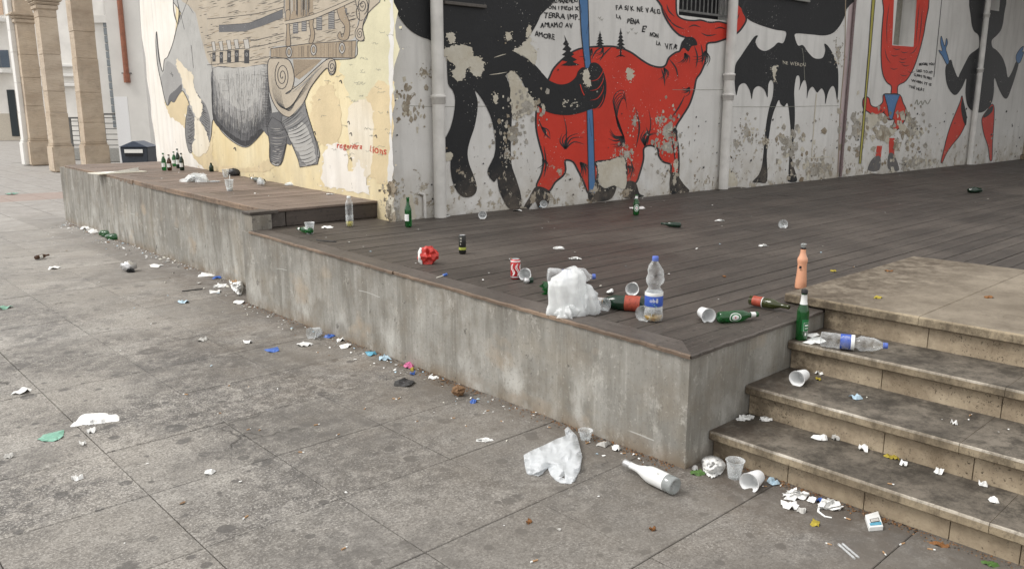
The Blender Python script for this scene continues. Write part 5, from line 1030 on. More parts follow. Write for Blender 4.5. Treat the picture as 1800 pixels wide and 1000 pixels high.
lie(cup('white cup lying mouth forward near the foot of the black giant'),'d',(849,376),(845,385),.035)
lie(cup('white cup tipped against the wall beside the foot of the red beast'),'d',(957,357),(952,364),.035)
flat('paper_scrap','white torn paper at the wall under the giant boot','paper','paper','d',909,371,22,6,8,None,.02)
def can(label,mat,h=.122,r=.031,extra=None):
    e=empty('drink_can',label=label,cat='can'); lath('body',[(0,.004),(r*.7,.003),(r*.8,0),(r,.009),(r,h-.011),(r*.84,h-.001),(r*.8,h),(r*.78,h-.003)],[M[mat]],e,28); lath('lid',[(r*.84,h-.0008),(r*.8,h+.0005),(r*.76,h-.004),(0,h-.004)],[M['alu']],e,24); return e
e=can('tall slim black can with yellow print standing alone on the deck','can_blk',.138,.0265); stand(e,'d',813,446)
for z,h_,m in ((.108,.014,'lime'),(.088,.012,'wlabel'),(.07,.008,'wlabel')): wrap_text('ENERGY' if False else 'IIIII',.0269,z,h_,-PI/2-1.2+YAW-1.0,M['cream_card'],e,'print',sx=.8)
lath('print_band',[(.0267,.030),(.0269,.031),(.0269,.048),(.0267,.049)],[M['lime']],e,24)
e=can('red can with white script standing beside a fallen white cup','can_red',.127,.031); stand(e,'d',906,490)
for z,m in ((.010,'alu'),(.110,'wlabel')): lath('rim_band',[(.0312,z),(.0315,z+.001),(.0315,z+.008),(.0312,z+.009)],[M[m]],e,24)
mb=MB(); 
for a0 in (-2.9,-1.9,-.9):
    vs=[]
    for i in range(17):
        t=i/16; z=.025+.075*t; a=a0+.28*math.sin(t*6.5); wv=.10+.16*math.sin(PI*t)
        vs+=[(.0316*math.cos(a-wv),.0316*math.sin(a-wv),z),(.0316*math.cos(a+wv),.0316*math.sin(a+wv),z)]
    mb.add(vs,[(2*i,2*i+1,2*i+3,2*i+2) for i in range(16)])
mb.build('white_wave',[M['wlabel']],e)
lie(cup('white cup fallen against the red can'),'d',(926,478),(919,488),.034)
e=ball('crumpled_bag','crumpled red and white snack bag on the middle of the deck','bag',M['redw'],'d',753,464,.062,.045,.062,13,am=.6,fr=3)
vs,fs=lump(-.048,-.02,.055,.018,.016,.055,14,3,.6,3); o=mesh_obj('white_lining',vs,fs,M['paper'],e,True)
p=SURF['d'](782,485); e=empty('lighter',p,.4,'small blue lighter beside a wooden stick at the deck edge','lighter'); mb=MB(); mb.box(-.02,.025,-.008,.008,0,.014); mb.build('body',[M['bluep']],e,bevel=.003); mb=MB(); mb.tube([(-.09,.01,.004),(-.02,.0,.006)],.003,5); mb.build('stick',[M['cream_card']],e)
ball('tissue','long white tissue lying beyond the white bag, upper of two','tissue',M['paper'],'d',981,437,.055,.022,.016,15)
ball('tissue','crumpled white tissue right behind the white bag, lower of two','tissue',M['paper'],'d',1011,456,.05,.024,.018,16)
e=pet('crushed clear bottle with a blue label lying behind the white bag',.30,'clear2','bcap','blabel',None,.35,7); lie(e,'d',(962,486),(1030,486),.04)
e=empty('broken_bottle',label='broken green bottle body with jagged left rim beside the white bag',cat='bottle'); n=24
mb=MB(); pr=[(0,0),(.036,.002),(.038,.012),(.038,.10)]; mb.lathe(pr,n); 
for k in range(n): mb.v[3*n+k].z+=.02*noise.noise(Vector((k*1.7,3,1)))*2
mb.build('body',[M['green']],e,True); lath('label',[(.0385,.03),(.0385,.075)],[M['wlabel']],e,24); lie(e,'d',(985,506),(943,506),.036)
e=empty('bottle_neck',label='snapped bottle neck with silver foil left of the broken green bottle',cat='glass'); lath('neck',[(.018,0),(.014,.02),(.013,.045),(.016,.047),(.015,.055)],[M['dkgreen']],e,14); lath('foil',[(.0165,.03),(.0175,.031),(.018,.054),(.0,.056)],[M['silver']],e,14); lie(e,'d',(935,492),(921,494),.015)
# big standing bag
p=SURF['d'](997,551); e=empty('plastic_bag',p,YAW-PI/2,'large white knotted carrier bag sagging upright at the deck edge','bag')
def bagmesh(nm,Hh,prof,sy,seed,mat,dx=0,dy=0,fold=.13):
    n=72; m=30; vs=[];fs=[]
    for j in range(m+1):
        t=j/m; r=0
        for (t0,r0),(t1,r1) in zip(prof,prof[1:]):
            if t0<=t<=t1: u=(t-t0)/(t1-t0); u=u*u*(3-2*u); r=r0+(r1-r0)*u; break
        for k in range(n):
            a=2*PI*k/n; q=Vector((math.cos(a)*1.6,math.sin(a)*1.6,t*1.3+seed)); q.z*=.55; q.x+=t*.9; q.y-=t*.5; f1=1-abs(noise.noise(q*1.1))*3.2; f2=1-abs(noise.noise(Vector((q.x*3.2,q.y*3.2,q.z*1.6+9))))*2.6; sk=max(0,1-t*5)
            rr=r*(1+fold*(f1*1.2+f2*.30-.55)+sk*.28*noise.noise(Vector((math.cos(a)*2.2,math.sin(a)*2.2,seed)))); zz=Hh*t*(1+.10*math.cos(a-.4)*(t<.999))
            vs.append((dx+rr*math.cos(a),dy+rr*math.sin(a)*sy,max(0.001,zz)))
    for j in range(m):
        for k in range(n): fs.append((j*n+k,j*n+(k+1)%n,(j+1)*n+(k+1)%n,(j+1)*n+k))
    return mesh_obj(nm,vs,fs,mat,e,True)
bagmesh('bag_body',.238,[(0,.112),(.07,.116),(.25,.104),(.5,.096),(.72,.092),(.86,.080),(.95,.052),(1,.018)],.8,4,M['film'],fold=.13)
bagmesh('bag_fold',.15,[(0,.075),(.25,.078),(.6,.066),(.9,.04),(1,.005)],.7,5,M['film'],.085,.0,.3)
bagmesh('bag_fold',.07,[(0,.06),(.4,.055),(.8,.03),(1,.0)],.8,9,M['film'],.0,-.06,.35)
# cup, wine bottle, water bottle
lie(cup('clear cup lying between the white bag and the wine bottle',.10,'clear2',r1=.042),'d',(1040,531),(1062,537),.036)
def wine(label,glass,Hh=.30,lab='rlabel',foil='foil',r=.037,labz=(.08,.15),lang=(0,2*PI)):
    e=empty('wine_bottle',label=label,cat='bottle'); lath('body',[(0,.012),(r*.7,.003),(r,.006),(r,.165*Hh/.3),(r*.95,.185*Hh/.3),(r*.62,.215*Hh/.3),(.0165,.235*Hh/.3),(.0145,.28*Hh/.3),(.0165,.283*Hh/.3),(.0165,.297*Hh/.3),(.012,.30*Hh/.3)],[M[glass]],e,28)
    if lab: lath('label',[(r+.0008,labz[0]),(r+.0008,labz[1])],[M[lab]],e,28)
    if foil: lath('foil',[(.0185,Hh*.77),(.0162,Hh*.86),(.0155,Hh*.93),(.0178,Hh*.94),(.0178,Hh*.995),(0,Hh*1.003)],[M[foil]],e,20)
    return e
e=wine('dark wine bottle with orange-red patterned label lying behind the upright water bottle','dkgreen',.33,'rlabel','foil',.04,(.06,.14)); 
mb=MB()
for k in range(16):
    a=k*.8; z=.065+.07*((k*37)%10)/10; a2=a+ru(.3,.7); z2=min(.138,max(.062,z+ru(-.03,.03))); R_=.0412
    mb.add([(R_*math.cos(a),R_*math.sin(a),z),(R_*math.cos(a),R_*math.sin(a),z+.004),(R_*math.cos(a2),R_*math.sin(a2),z2+.004),(R_*math.cos(a2),R_*math.sin(a2),z2)],[(0,1,2,3)])
mb.build('label_pattern',[M['blk']],e)
lath('neck_band',[(.0213,.237),(.0223,.232)],[M['blk']],e); lie(e,'d',(1146,536),(1036,527),.04,.33)
sheet('paper_scrap',[(1066,513),(1076,507),(1078,513),(1072,516)],'d',M['paper'],.03,'small white folded paper behind the wine bottle','paper',seed=21)
lie(cup('white cup half hidden behind the wine bottle'),'d',(1114,503),(1108,514),.035)
lie(cup('clear cup lying mouth forward left of the upright water bottle',.09,'clear2',r1=.042),'d',(1142,545),(1124,556),.038)
e=pet('tall crushed clear water bottle with blue label and amber dregs, standing upright',.335,'clear','bcap','blabel','amber',.24,2,.046,labz=(.24,.40)); stand(e,'d',1148,563,YAW-PI/2)
wrap_text('obo',.0468,.335*.31,.020,-PI/2-.62,M['wlabel'],e); mb=MB(); 
q=[((.0466)*math.cos(-PI/2-.75+t*.09),(.0466)*math.sin(-PI/2-.75+t*.09),.083+.014*math.sin(t*PI/10)) for t in range(11)]
mb.add(q+[(x,y,z-.006) for x,y,z in q],[(i,i+1,12+i,11+i) for i in range(10)]); mb.build('label_wave',[M['gpk']],e)
lath('lower_label',[(.0455,.045),(.046,.046),(.046,.075),(.0455,.076)],[M['clear2']],e,24)
mb=MB(); a0=-PI/2+.1; 
for k in range(6): a=a0+k*.035; mb.add([(.0469*math.cos(a),.0469*math.sin(a),.10),(.0469*math.cos(a+.018),.0469*math.sin(a+.018),.10),(.0469*math.cos(a+.018),.0469*math.sin(a+.018),.125),(.0469*math.cos(a),.0469*math.sin(a),.125)],[(0,1,2,3)])
mb.build('barcode',[M['wlabel']],e)
lie(cup('white cup fallen over against the lying green bottle on the deck',.08),'d',(1236,549),(1248,559),.034) if False else lie(cup('white cup fallen over against the lying green bottle on the deck',.085),'d',(1233,548),(1249,557),.035)
e=beer('green bottle with round white label lying on the deck beside a white cup','green',None,.25,'wlabel',None,oval=True,neck=True,ang=PI); lie(e,'d',(1262,558),(1332,552),.031,.25,roll=.0)
e=wine('olive wine bottle with red label lying with its neck under the landing','olive',.30,'rlabel',None,.036,(.03,.10)); lath('label_strip',[(.0371,.102),(.0371,.107)],[M['wlabel']],e); lie(e,'d',(1318,527),(1388,540),.036,.30)
e=empty('bottle',label='tall peach-coloured bottle with dark neck ring standing behind the landing corner',cat='bottle'); lath('body',[(0,.002),(.032,0),(.035,.01),(.033,.05),(.028,.11),(.0265,.15),(.030,.165),(.031,.178),(.028,.19),(.020,.205),(.0165,.225),(.0155,.245)],[M['peach']],e,28); lath('neck_ring',[(.0158,.243),(.0165,.244),(.016,.254)],[M['blk']],e); lath('neck',[(.0155,.254),(.015,.266),(.017,.267),(.017,.276),(.013,.278),(0,.278)],[M['gglass']],e)
wrap_text('RS',.0290,.115,.010,-PI/2-.75,M['blk'],e); mb=MB()
for a,z,s_ in ((-PI/2-.7,.135,.5),): 
    vs=[(.0285*math.cos(a+dx),.0285*math.sin(a+dx),z+dz) for dx,dz in ((-.25,-.008),(.25,-.008),(.25,.008),(-.25,.008))]; mb.add(vs,[(0,1,2,3)])
mb.build('print_patch',[M['blk']],e); stand(e,'d',1407,507,YAW-PI/2)
e=beer('small green bottle standing near the wall behind the scattered paper','green',None,.205,'wlabel',None,oval=True,neck=True,ang=-2.3); stand(e,'d',1118,378)
flat('paper_scrap','white paper lying right behind the small green bottle','paper','paper','d',1119,366,28,5,24,None,.015)
e=beer('dark bottle with pale label lying on the deck in front of the red beast','dkgreen',None,.24,'wlabel',None,neck=False,ang=PI); lie(e,'d',(1197,396),(1162,393),.03,.24)
for i,(x,y,lb) in enumerate(((1266,387,'white tissue on the deck right of the dark lying bottle'),(1342,431,'white crumpled tissue alone on the deck behind the peach bottle'))): ball('tissue',lb,'tissue',M['paper'],'d',x,y+2,.045,.025,.02,30+i)
lie(cup('clear cup lying far out on the dark deck',.09,'clear2',r1=.04),'d',(1379,392),(1371,399),.036)
ball('crumpled_can','dark crumpled can near the far mural figures','can',M['dkgreen'],'d',1713,339,.09,.05,.04,31)
# ---- steps
e=beer('green bottle with white neck foil and dark cap standing on the third step','green',None,.262,'green_print',None,neck=False,ang=-2.0); k_=.262/.24
lath('neck_foil',[(.0195,.175*k_),(.0165,.19*k_),(.0145,.22*k_),(.0160,.222*k_)],[M['wlabel']],e); lath('cap',[(.0165,.226*k_),(.0168,.242*k_),(.013,.246*k_),(0,.246*k_)],[M['blk']],e)
mb=MB()
for (z0,z1,a0,a1) in ((.052,.053,-2.6,-1.5),(.098,.099,-2.6,-1.5),(.052,.099,-2.6,-2.56),(.052,.099,-1.54,-1.5),(.03,.045,-2.35,-2.05),(.08,.088,-2.4,-1.7),(.066,.070,-2.4,-1.7)):
    vs=[];n=6
    for i in range(n+1): a=a0+(a1-a0)*i/n; vs+=[(.0314*math.cos(a),.0314*math.sin(a),z0),(.0314*math.cos(a),.0314*math.sin(a),z1)]
    mb.add(vs,[(2*i,2*i+2,2*i+3,2*i+1) for i in range(n)])
mb.build('label_print',[M['wlabel']],e); stand(e,'3',1408,597,.2)
e=pet('clear water bottle with blue label lying along the third step',.34,'clear','bcap','blabel',None,.14,6,.041,labz=(.30,.46)); lie(e,'3',(1442,596),(1561,608),.042,.34,roll=-PI/2)
wrap_text('Fonte',.0428,.34*.455,.022,-.25-PI/2+.0,M['wlabel'],e,vert=False) if False else wrap_text('Fonte',.0430,.34*.45,.020,PI*.72,M['wlabel'],e,vert=True,sx=.62)
wrap_text('Fonte',.0430,.34*.45,.020,-.9,M['wlabel'],e,vert=True,sx=.62)
for i,(x,y) in enumerate(((1426,589),(1432,596),(1424,601),(1438,600))): sheet('receipt',[(x-14,y+1),(x-4,y-3),(x+10,y-4),(x+15,y),(x+2,y+4)],'3',M['paper'],.006,rnd=False,smooth=False,label=['white receipt topmost of the fan beside the green bottle on the step','white receipt in the middle of the fan of four by the step bottle','lowest and leftmost white receipt of the fan on the third step','lowest and rightmost white receipt of the fan near the water bottle'][i],cat='receipt',seed=40+i,group='receipts fanned out on the third step')
lie(cup('white cup lying on the second step against the concrete wall',.092),'2',(1415,658),(1396,668),.036)
for args in (('leaf','yellow curled leaf on the second step under the white cup','leaf','leafy','2',1438,667,12,8,51),('paper_scrap','small white paper right beside the cup on the second step','paper','paper','2',1440,657,17,5,52),('wrapper','small blue and white wrapper on the middle of the second step','wrapper','lblue','2',1504,700,19,7,53),
  ('paper_scrap','white paper flake near the cigarette end on the second step','paper','paper','2',1677,746,9,6,54),('leaf','yellow leaf lying flat on the landing slab','leaf','leafy','L',1543,524,15,7,55),('leaf','brown leaf near the back edge of the landing','leaf','leafb','L',1562,477,12,5,56),('leaf','brown leaf at the right of the landing','leaf','leafb','L',1738,523,14,6,57),('leaf','yellow leaf at the landing edge on the deck','leaf','leafy','d',1465,477,10,6,58),
  ('leaf','tan leaf on the deck left of the peach bottle','leaf','leafb','d',1273,487,9,5,59),('paper_scrap','folded white paper on the first step, left of a pair','paper','paper','1',1442,771,26,10,60),('paper_scrap','small grey paper on the first step, right of a pair','paper','greyp','1',1469,772,13,9,61),('paper_scrap','white rectangular ticket on the first step','paper','paper','1',1519,791,22,8,62),
  ('leaf','yellow brown leaf near the ticket on the first step','leaf','leafy','1',1568,804,22,9,63),('paper_scrap','tiny white paper right of the leaf on the first step','paper','paper','1',1589,818,11,6,64),('paper_scrap','white paper curl near the middle of the first step','paper','paper','1',1650,831,14,8,65),('paper_scrap','white paper curl on the first step beneath the riser joint','paper','paper','1',1729,854,13,9,66),('paper_scrap','white paper flake at the right end of the first step','paper','paper','1',1746,882,14,10,67),
  ('wrapper','small blue and white wrapper on the ground by the fallen cup','wrapper','lblue','g',1358,848,20,10,68),('leaf','yellow green leaf on the paving before the steps','leaf','leafy','g',1433,920,20,10,69),('leaf','orange brown leaf by the lowest riser','leaf','leafb','g',1652,958,28,9,70),('leaf','green leaf at the bottom right corner','leaf','leafg','g',1740,992,26,8,71),('wrapper','pale wrapper flake beside the crumpled napkins','wrapper','greyp','g',1408,899,20,8,72),('paper_scrap','small white paper left of the napkin with a strand','paper','paper','g',1425,881,14,11,73),
  ('wrapper','dark blue wrapper tucked between napkins','wrapper','bluep','g',1441,882,14,9,74),('paper_scrap','white torn cup shred on the paving','paper','paper','g',1388,890,24,14,75),('wrapper','black and white printed snack sachet on the paving','wrapper','dkp','g',713,674,38,14,76),('wrapper','pink crumpled wrapper at the foot of the concrete wall','wrapper','pink','g',719,645,20,18,77),('wrapper','yellow tip of the pink wrapper','wrapper','leafy','g',724,651,9,5,78),('wrapper','blue wrapper just below the pink wrapper','wrapper','bluep','g',725,658,13,10,79),
  ('card','white square card at the wall foot right of the pink wrapper','card','paper','g',762,664,19,9,80),('wrapper','bright blue crumple on the paving right of the brown one','wrapper','bluep','g',832,707,15,8,81),('wrapper','teal wrapper strip at the wall foot','wrapper','teal','g',652,623,24,9,82),('wrapper','pale blue wrapper next to the teal strip','wrapper','lblue','g',676,631,24,10,83),('paper_scrap','white paper at the wall foot above the teal wrapper','paper','paper','g',608,610,22,8,84),
  ('paper_scrap','white folded paper between the blue wrapper and teal strip','paper','paper','g',598,599,20,7,85),('wrapper','crumpled blue wrapper at the wall foot beside the clear cup','wrapper','bluep','g',580,592,20,10,86),('packet','blue flattened packet lying on the open paving','packet','bluep','g',480,615,27,10,87),('paper_scrap','long white rolled paper right of the blue packet','paper','paper','g',535,607,28,6,88),('paper_scrap','white paper shred left of the blue packet','paper','paper','g',437,603,20,5,89),
  ('paper_scrap','white cup lid at the foot of the wall corner','paper','paper','g',421,532,22,8,90),('can','flattened pale green can at the left picture edge','can','gpk','g',9,542,22,8,91),('can','green crushed can far out on the plaza','can','gpk','g',21,341,15,5,92),('packet','mint green cigarette packet lying flat on the paving','packet','gpk','g',92,768,36,14,93),('paper_scrap','white paper piece near the left edge of the paving','paper','paper','g',37,689,28,10,94),('paper_scrap','white strip near the brown bottle on the paving','paper','paper','g',96,472,20,5,95),
  ('paper_scrap','small white paper in the dark stained tile','paper','paper','g',368,831,17,7,96),('paper_scrap','white paper scrap below the far end of the wall','paper','paper','g',274,468,22,6,97),('wrapper','pale blue wrapper on the paving near the black stick','wrapper','lblue','g',322,532,18,7,98),('paper_scrap','torn white paper in the heap before the wall corner','paper','paper','g',388,503,26,8,99),('paper_scrap','white disc of paper in the heap before the wall corner','paper','paper','g',378,514,22,7,100),('wrapper','blue wrapper in the heap before the wall corner','wrapper','bluep','g',383,489,18,7,101),
  ('paper_scrap','long white paper in the wall foot heap','paper','paper','g',366,484,34,9,102),('paper_scrap','small curled white paper behind the mint packet','paper','paper','g',161,760,12,7,103),('paper_scrap','dirty crumpled paper left below the mint packet','paper','greyp','g',17,804,13,10,104),('paper_scrap','small white scrap by the mint packet','paper','paper','g',144,782,11,6,105),('paper_scrap','pale paper twist on the left paving','paper','paper','g',136,842,16,6,106),('paper_scrap','blackened receipt on the tile joint','paper','greyp','g',357,598,18,7,107)):
    nm,lb,ct,mt,s,x,y,w_,h_,sd_=args; flat(nm,lb,ct,mt,s,x,y,w_,h_,sd_,None,.012 if nm in('leaf','card','packet') else .028)
ball('cigarette_packet','crushed white and orange cigarette packet on the first step','packet',M['paper'],'1',1309,736,.05,.03,.018,108,rz=.4); ball('tissue','crumpled white tissue on the first step near the concrete wall','tissue',M['paper'],'1',1345,738,.036,.03,.018,109)
# ground, near the steps
BP=off([(235,330),(240,380),(255,440),(285,447),(375,408),(395,450),(450,495),(515,500),(555,440),(578,340),(562,270),(548,220),(515,185),(492,165),(475,180),(488,215),(430,235),(350,275),(290,300)],(850,700),3.334)
sheet('plastic_bag',BP,'g',M['film2'],.022,'thin translucent white carrier bag with handle lying on the paving by the wall','bag',back=.07,seed=6,step=2.6,fr=.035,folds=.8,zb=.0005,rnd=False,hole=off([(440,455),(473,424),(480,470)],(850,700),3.334))
e=empty('bottle',label='large white bottle with clear glass base lying on the paving below the corner',cat='bottle'); r=.043
lath('body',[(r,.055),(r,.145),(r*.97,.165),(r*.75,.20),(.021,.235),(.017,.26),(.0165,.30)],[M['bwhite']],e,30); lath('glass_base',[(0,.012),(r*.6,.006),(r*.8,.0),(r,.006),(r,.055)],[M['gglass']],e,30); lath('neck_foil',[(.017,.298),(.0178,.299),(.0178,.325),(.019,.327),(.019,.340),(0,.342)],[M['silver']],e,20,.1,3)
for (a,z,s_) in ((PI/2+.1,.19,.012),):
    mb=MB(); mb.add([(.0405*math.cos(a+dx),.0405*math.sin(a+dx),z+dz) for dx,dz in ((-.2,0),(-.1,-.008),(.1,-.008),(.2,0),(.1,.008),(-.1,.008))],[(0,1,2,3,4,5)]); mb.build('emblem',[M['blk']],e)
for k in range(5):
    mb=MB(); a=.9+k*.06; mb.add([((r+.0008)*math.cos(a),(r+.0008)*math.sin(a),.085),((r+.0008)*math.cos(a+.03),(r+.0008)*math.sin(a+.03),.085),((r+.0008)*math.cos(a+.03),(r+.0008)*math.sin(a+.03),.105),((r+.0008)*math.cos(a),(r+.0008)*math.sin(a),.105)],[(0,1,2,3)]); mb.build('barcode',[M['greyp']],e)
lie(e,'g',(1188,855),(1097,812),.043,.345,roll=0)
flat('glass_shard','dark green glass shard at the corner foot of the wall','glass','leafg','g',1226,832,26,9,110,None,.02); flat('foil_piece','small silver foil by the wall corner','foil','silver','g',1222,827,12,8,111,None,.03)
sheet('paper_plate',[(1233,806),(1243,801),(1254,800),(1268,806),(1276,817),(1270,827),(1254,832),(1238,826)],'g',M['paper'],.05,'crumpled white paper plate at the foot of the steps','plate',seed=112,back=.02)
stand(cup('clear cup standing dim against the lowest riser',.085,'clear2',r1=.04),'g',1291,839)
lie(cup('white cup lying crushed in front of the lowest riser',.095,r1=.042),'g',(1334,836),(1316,849),.036)
ball('tissue','big crumpled white napkin on the paving before the steps','tissue',M['paper'],'g',1398,873,.07,.045,.03,113,am=.6,fr=2.8,sub=4); ball('tissue','crumpled white napkin with a trailing strand','tissue',M['paper'],'g',1457,893,.058,.038,.032,114,am=.6,fr=2.8,sub=4)
p=SURF['g'](1440,892); q=[SURF['g'](x,y)-p+Vector((0,0,.004)) for x,y in ((1440,892),(1438,900),(1450,909),(1462,911))]; mb=MB(); mb.tube(q,[.006,.005,.004,.003],6); o=mb.build('napkin_strand',[M['paper']],None,True); o.location=p; tag(o,'thin twisted white paper strand below the crumpled napkin','paper')
# printed cigarette pack
a_,b_,c_,d_=SURF['g'](1520,912),SURF['g'](1527,934),SURF['g'](1552,932),SURF['g'](1543,905); e=empty('cigarette_packet',(a_+c_)/2,0,'white and blue cigarette packet lying open on the paving before the steps','packet'); o_=e.location
L4=[v-o_ for v in (b_,c_,d_,a_)]; mb=MB(); mb.hexa(L4+[v+Vector((0,0,.02)) for v in L4]); mb.build('carton',[M['wlabel']],e,bevel=.002)
def onp(u,v,z=.0212): return L4[0]*(1-u)*(1-v)+L4[1]*u*(1-v)+L4[2]*u*v+L4[3]*(1-u)*v+Vector((0,0,z))
mb=MB(); mb.add([onp(.1,.08),onp(.92,.08),onp(.92,.28),onp(.1,.28)],[(0,1,2,3)]); mb.build('blue_print',[M['teal']],e)
mb=MB(); mb.add([onp(.2,.3,.0215),onp(.85,.3,.0215),onp(.85,.56,.0215),onp(.2,.56,.0215)],[(0,1,2,3)]); mb.build('warning_frame',[M['blk']],e)
mb=MB(); mb.add([onp(.24,.33,.0219),onp(.81,.33,.0219),onp(.81,.53,.0219),onp(.24,.53,.0219)],[(0,1,2,3)]); mb.build('warning_panel',[M['greyp']],e)
for k in range(2):
    a_=SURF['g'](1474+k*7,956-k*1,.005); b_=SURF['g'](1502+k*7,981-k*2,.005); o=MB().tube([Vector((0,0,0)),b_-a_],.0045,8).build('straw',[M['clear2']],None,True); o.location=a_; tag(o,['left clear straw of the pair lying before the steps','right clear straw of the pair lying before the steps'][k],'straw')
# mid ground things
ball('crumpled_packet','small white crumpled packet lying on the open paving near the wall','packet',M['paper'],'g',853,775,.055,.024,.016,116,rz=.1,am=.3); ball('paper_ball','brown crumpled paper ball at the foot of the wall','paper',M['cork'],'g',806,695,.035,.028,.03,117,am=.6)
flat('foil_strip','strip of torn clear film near the wall right of the carrier bag','plastic','greyp','g',1062,783,30,8,118,None,.03); flat('paper_scrap','white paper shred between the carrier bag and the white bottle','paper','paper','g',1083,790,17,8,119,None,.03)
stand(cup('clear cup leaning at the wall foot right behind the carrier bag',.05,'clear2',r1=.035),'g',1029,772)
lie(cup('clear milky cup lying mouth out at the wall foot beside a blue wrapper',.09,'clear2',r1=.045),'g',(562,582),(546,587),.04)
p=SURF['g'](320,513); q=SURF['g'](356,509); o=MB().tube([Vector((0,0,.006)),q-p+Vector((0,0,.006))],.006,6).build('stick',[M['dkp']]); o.location=p; tag(o,'black stick lying on the paving near the wall corner','stick')
ball('crushed_can','crushed silver and black can on the paving','can',M['silver'],'g',227,477,.07,.05,.055,120,am=.7,fr=3); ball('cola_bits','dark crumpled wrapper stuck to the crushed can','wrapper',M['dkp'],'g',230,479,.05,.03,.04,121,am=.7,fr=3)
e=beer('brown beer bottle lying alone on the left paving','brown',None,.24,'wlabel',None,ang=PI,neck=False); lie(e,'g',(62,453),(86,448),.03,.24)
sheet('snack_bag',[(402,492),(410,495),(424,494),(428,502),(426,511),(416,513),(410,505)],'g',M['paper'],.06,'white snack bag with brown print wedged at the wall corner','bag',seed=122,back=.05); flat('snack_bag','orange and brown printed half of the snack bag','bag','filter','g',414,504,14,14,123,None,.10)
SC_=off([(352,285),(372,262),(400,235),(430,220),(530,215),(548,224),(585,222),(602,240),(598,258),(560,262),(470,275),(390,282)],(0,650),2.858)
sheet('cardboard_sheet',SC_,'g',M['paper'],.02,'large torn white cardboard sheet lying on the left paving','cardboard',seed=124,back=.015,step=4)
for i,(x,y,w_,h_,m) in enumerate(((152,403,18,7,'paper'),(170,408,26,11,'paper'),(160,405,12,6,'greyp'))): flat('paper_scrap',['leftmost white paper in the heap at the far wall foot','biggest white paper in the heap at the far wall foot','small grey paper in the heap at the far wall foot'][i],'paper',m,'g',x,y,w_,h_,130+i,None,.06)
for i,(x,y) in enumerate(((190,416),(203,421))): ball('crushed_bottle',['left crushed green bottle at the far wall foot','right crushed green bottle at the far wall foot'][i],'bottle',M['green'],'g',x,y,.12,.06,.045,140+i,am=.5)
# ---- countless-looking but countable scraps: one shared description per group
def scrapmesh(seed,w_=.03):
    rr=random.Random(seed); n=rr.randint(5,7); v=[(0,0,.006+rr.uniform(0,.006))]
    for k in range(n): a=2*PI*k/n; f_=rr.uniform(.5,1.1)*w_/2; v.append((math.cos(a)*f_,math.sin(a)*f_*.6,rr.uniform(.0015,.008)))
    return v,[(0,1+k,1+(k+1)%n) for k in range(n)]
prot=[]
for i in range(12):
    v,f=scrapmesh(200+i); me=bpy.data.meshes.new('scrap'); me.from_pydata(v,[],f); me.materials.append(M[['paper','paper','greyp','paper','lblue','paper','greyp','cream_card','paper','paper','cork','greyp'][i]]); prot.append(me)
def scrap(loc,sc,group,label,me=None):
    o=bpy.data.objects.new('paper_scrap',me or random.choice(prot)); COL.objects.link(o); o.location=loc; o.scale=(sc,)*3; o.rotation_euler=(0,0,ru(0,6.3)); tag(o,label,'paper',group)
LW='small torn paper or wrapper bit in the litter line at the concrete wall foot'
for _ in range(110):
    y=2.2+11*random.random()**1.0; xw=2.92 if y<6.5 else 3.28; x=xw-.03-abs(random.gauss(0,.10 if random.random()<.7 else .25)); scrap(Vector((x,y,.001)),ru(.5,1.35)*(1.5 if y>6.5 else .9),'litter bits along the foot of the concrete wall',LW)
LG='tiny pale paper bit lying loose on the open paving'
for _ in range(42):
    y=ru(1.3,12.5); x=ru(.22*y+.1,2.6); scrap(Vector((x,y,.001)),ru(.3,1.0),'paper bits scattered on the open paving',LG)
LD='tiny pale paper bit lying loose on the dark deck'
for _ in range(56):
    x=3.1+11*random.random()**1.3; y=ru(2.2,5.9); 
    if y<.29*x: continue
    if x<6 and y<2.3: continue
    scrap(Vector((x,y,z_deck(y)+.002)),ru(.3,1.0),'paper bits scattered on the deck',LD)
for _ in range(20):
    x=4.3+13*random.random(); yw=6.18-.0366*(x-4.2); y=yw-.04-abs(random.gauss(0,.12)); scrap(Vector((x,y,z_deck(y)+.002)),ru(.5,1.4),'paper bits at the foot of the mural wall','small pale paper bit at the foot of the figure mural')
for _ in range(12):
    y=ru(6.7,13); x=ru(3.4,4.15+.08*(y-6.2)); scrap(Vector((x,y,z_raised(y)+.003)),ru(.5,1.2),'paper bits on the raised platform','small pale paper bit on the raised plank platform')
for _ in range(10):
    k=random.randrange(3); X0=(3.14,3.45,3.85)[k]; scrap(Vector((X0+ru(.03,.27),ru(.3,1.9),(Z1,Z2,Z3)[k]+.001)),ru(.25,.6),'paper bits on the steps','tiny pale paper bit on a stone tread')
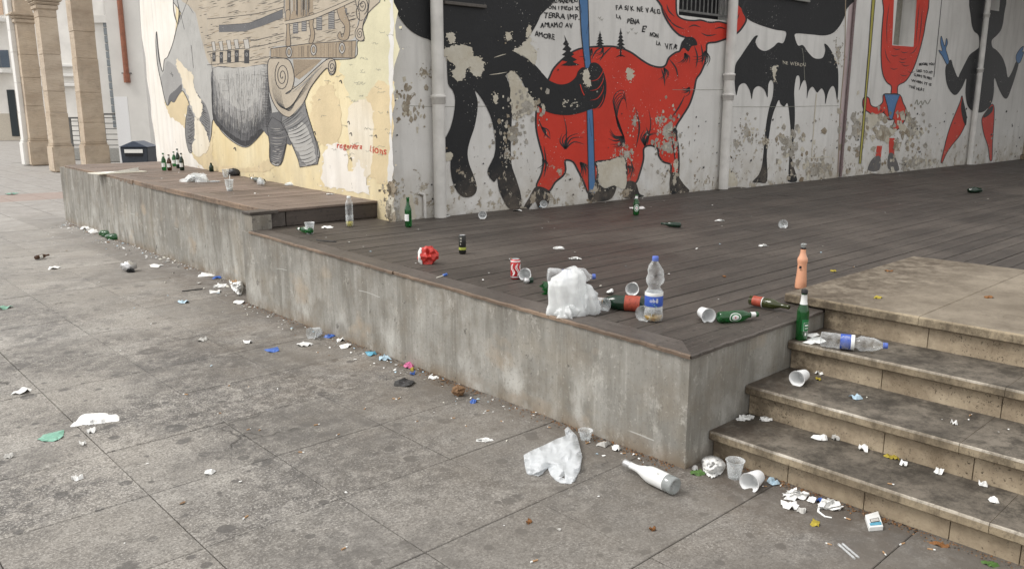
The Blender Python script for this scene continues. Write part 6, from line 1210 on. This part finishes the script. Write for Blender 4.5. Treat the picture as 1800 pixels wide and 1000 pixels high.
# cigarette ends
mb=MB(); mb.tube([(0,0,.004),(.024,0,.004)],.004,7,0); mb.tube([(.0242,0,.004),(.034,.001,.004)],.0038,7,1); cb=mb.build('cigarette_end',[M['filter'],M['wlabel']],None,True)
BUT=[('g',x,y) for x,y in ((597,763),(552,748),(1552,970),(1590,955),(1329,851),(1376,851),(1495,914),(820,750),(735,740),(800,735),(880,740),(945,985),(560,620),(389,726),(402,679),(437,680),(600,967),(525,795),(455,757),(1030,780),(968,752),(860,722),(1100,797),(690,701),(700,702),(1462,958),(436,907),(434,756),(1120,800),(935,725),(1348,855),(330,694),(640,720),(1630,965))]+[('2',1704,731),('1',1560,850),('d',1500,470),('d',900,455)]
for i,(s,x,y) in enumerate(BUT):
    o=cb if i==0 else cb.copy()
    if i: COL.objects.link(o)
    o.location=SURF[s](x,y,.001); o.rotation_euler=(0,0,ru(0,6.3)); k=ru(.6,.9); o.scale=(k,k,k); tag(o,{'g':'short orange-tipped cigarette end lying on the grey paving','2':'lone cigarette end on the second step below the riser','1':'lone cigarette end on the first step','d':'short cigarette end lying on the dark deck'}[s],'cigarette end','cigarette ends')
for (x,y,m,w_) in ((880,824,'leafb',0),):
    pass
for i,(x,y) in enumerate(((930,919),(1147,932),(1240,763),(1010,735))): flat('leaf',['brown curled leaf on the paving below the carrier bag','brown curled leaf on the paving below the white bottle','brown leaf bit caught beside the lowest step','brown leaf bit at the wall foot above the carrier bag'][i],'leaf','leafb','g',x,y,11,8,160+i,None,.02)
# shredded paper too small to tell apart
mb=MB(); rr=random.Random(6)
for _ in range(360):
    y=2.1+11.2*rr.random()**.75; xw=2.915 if y<6.5 else 3.25; x=xw-abs(rr.gauss(0,.07 if rr.random()<.6 else .2)); s_=rr.uniform(.004,.013)*(1.3 if y>6.5 else 1); a=rr.uniform(0,6); c_,d_=math.cos(a)*s_,math.sin(a)*s_
    mb.add([(x+c_,y+d_,.002),(x-d_*.6,y+c_*.6,.002+s_*rr.random()),(x-c_,y-d_,.002),(x+d_*.6,y-c_*.6,.002+s_*.6*rr.random())],[(0,1,2,3)],rr.choice([0,0,0,1,2,3]))
o=mb.build('paper_shreds',[M['paper'],M['greyp'],M['cream_card'],M['lblue']]); tag(o,'fine white paper shreds along the foot of the long concrete wall','litter',kind='stuff')
# grit and dead leaf dust swept against the walls
mb=MB(); rr=random.Random(5)
for _ in range(3200):
    if rr.random()<.72:
        y=2.05+11.3*rr.random()**1.3; xw=2.928 if y<6.55 else 3.27; x=xw-abs(rr.gauss(0,.035))
    else: x=3.145-abs(rr.gauss(0,.03)); y=ru(.2,1.95)
    s_=rr.uniform(.002,.008); a=rr.uniform(0,6); c_,d_=math.cos(a)*s_,math.sin(a)*s_
    mb.add([(x+c_,y+d_,.001),(x-d_,y+c_,.001),(x-c_*.8,y-d_,.001),(x,y,.001+s_*.8)],[(0,1,3),(1,2,3),(2,0,3)],rr.choice([0,0,1,2]))
o=mb.build('debris_line',[M['cork'],M['leafb'],M['joint']]); tag(o,'brown grit and leaf dust swept along the foot of the wall','debris',kind='stuff')
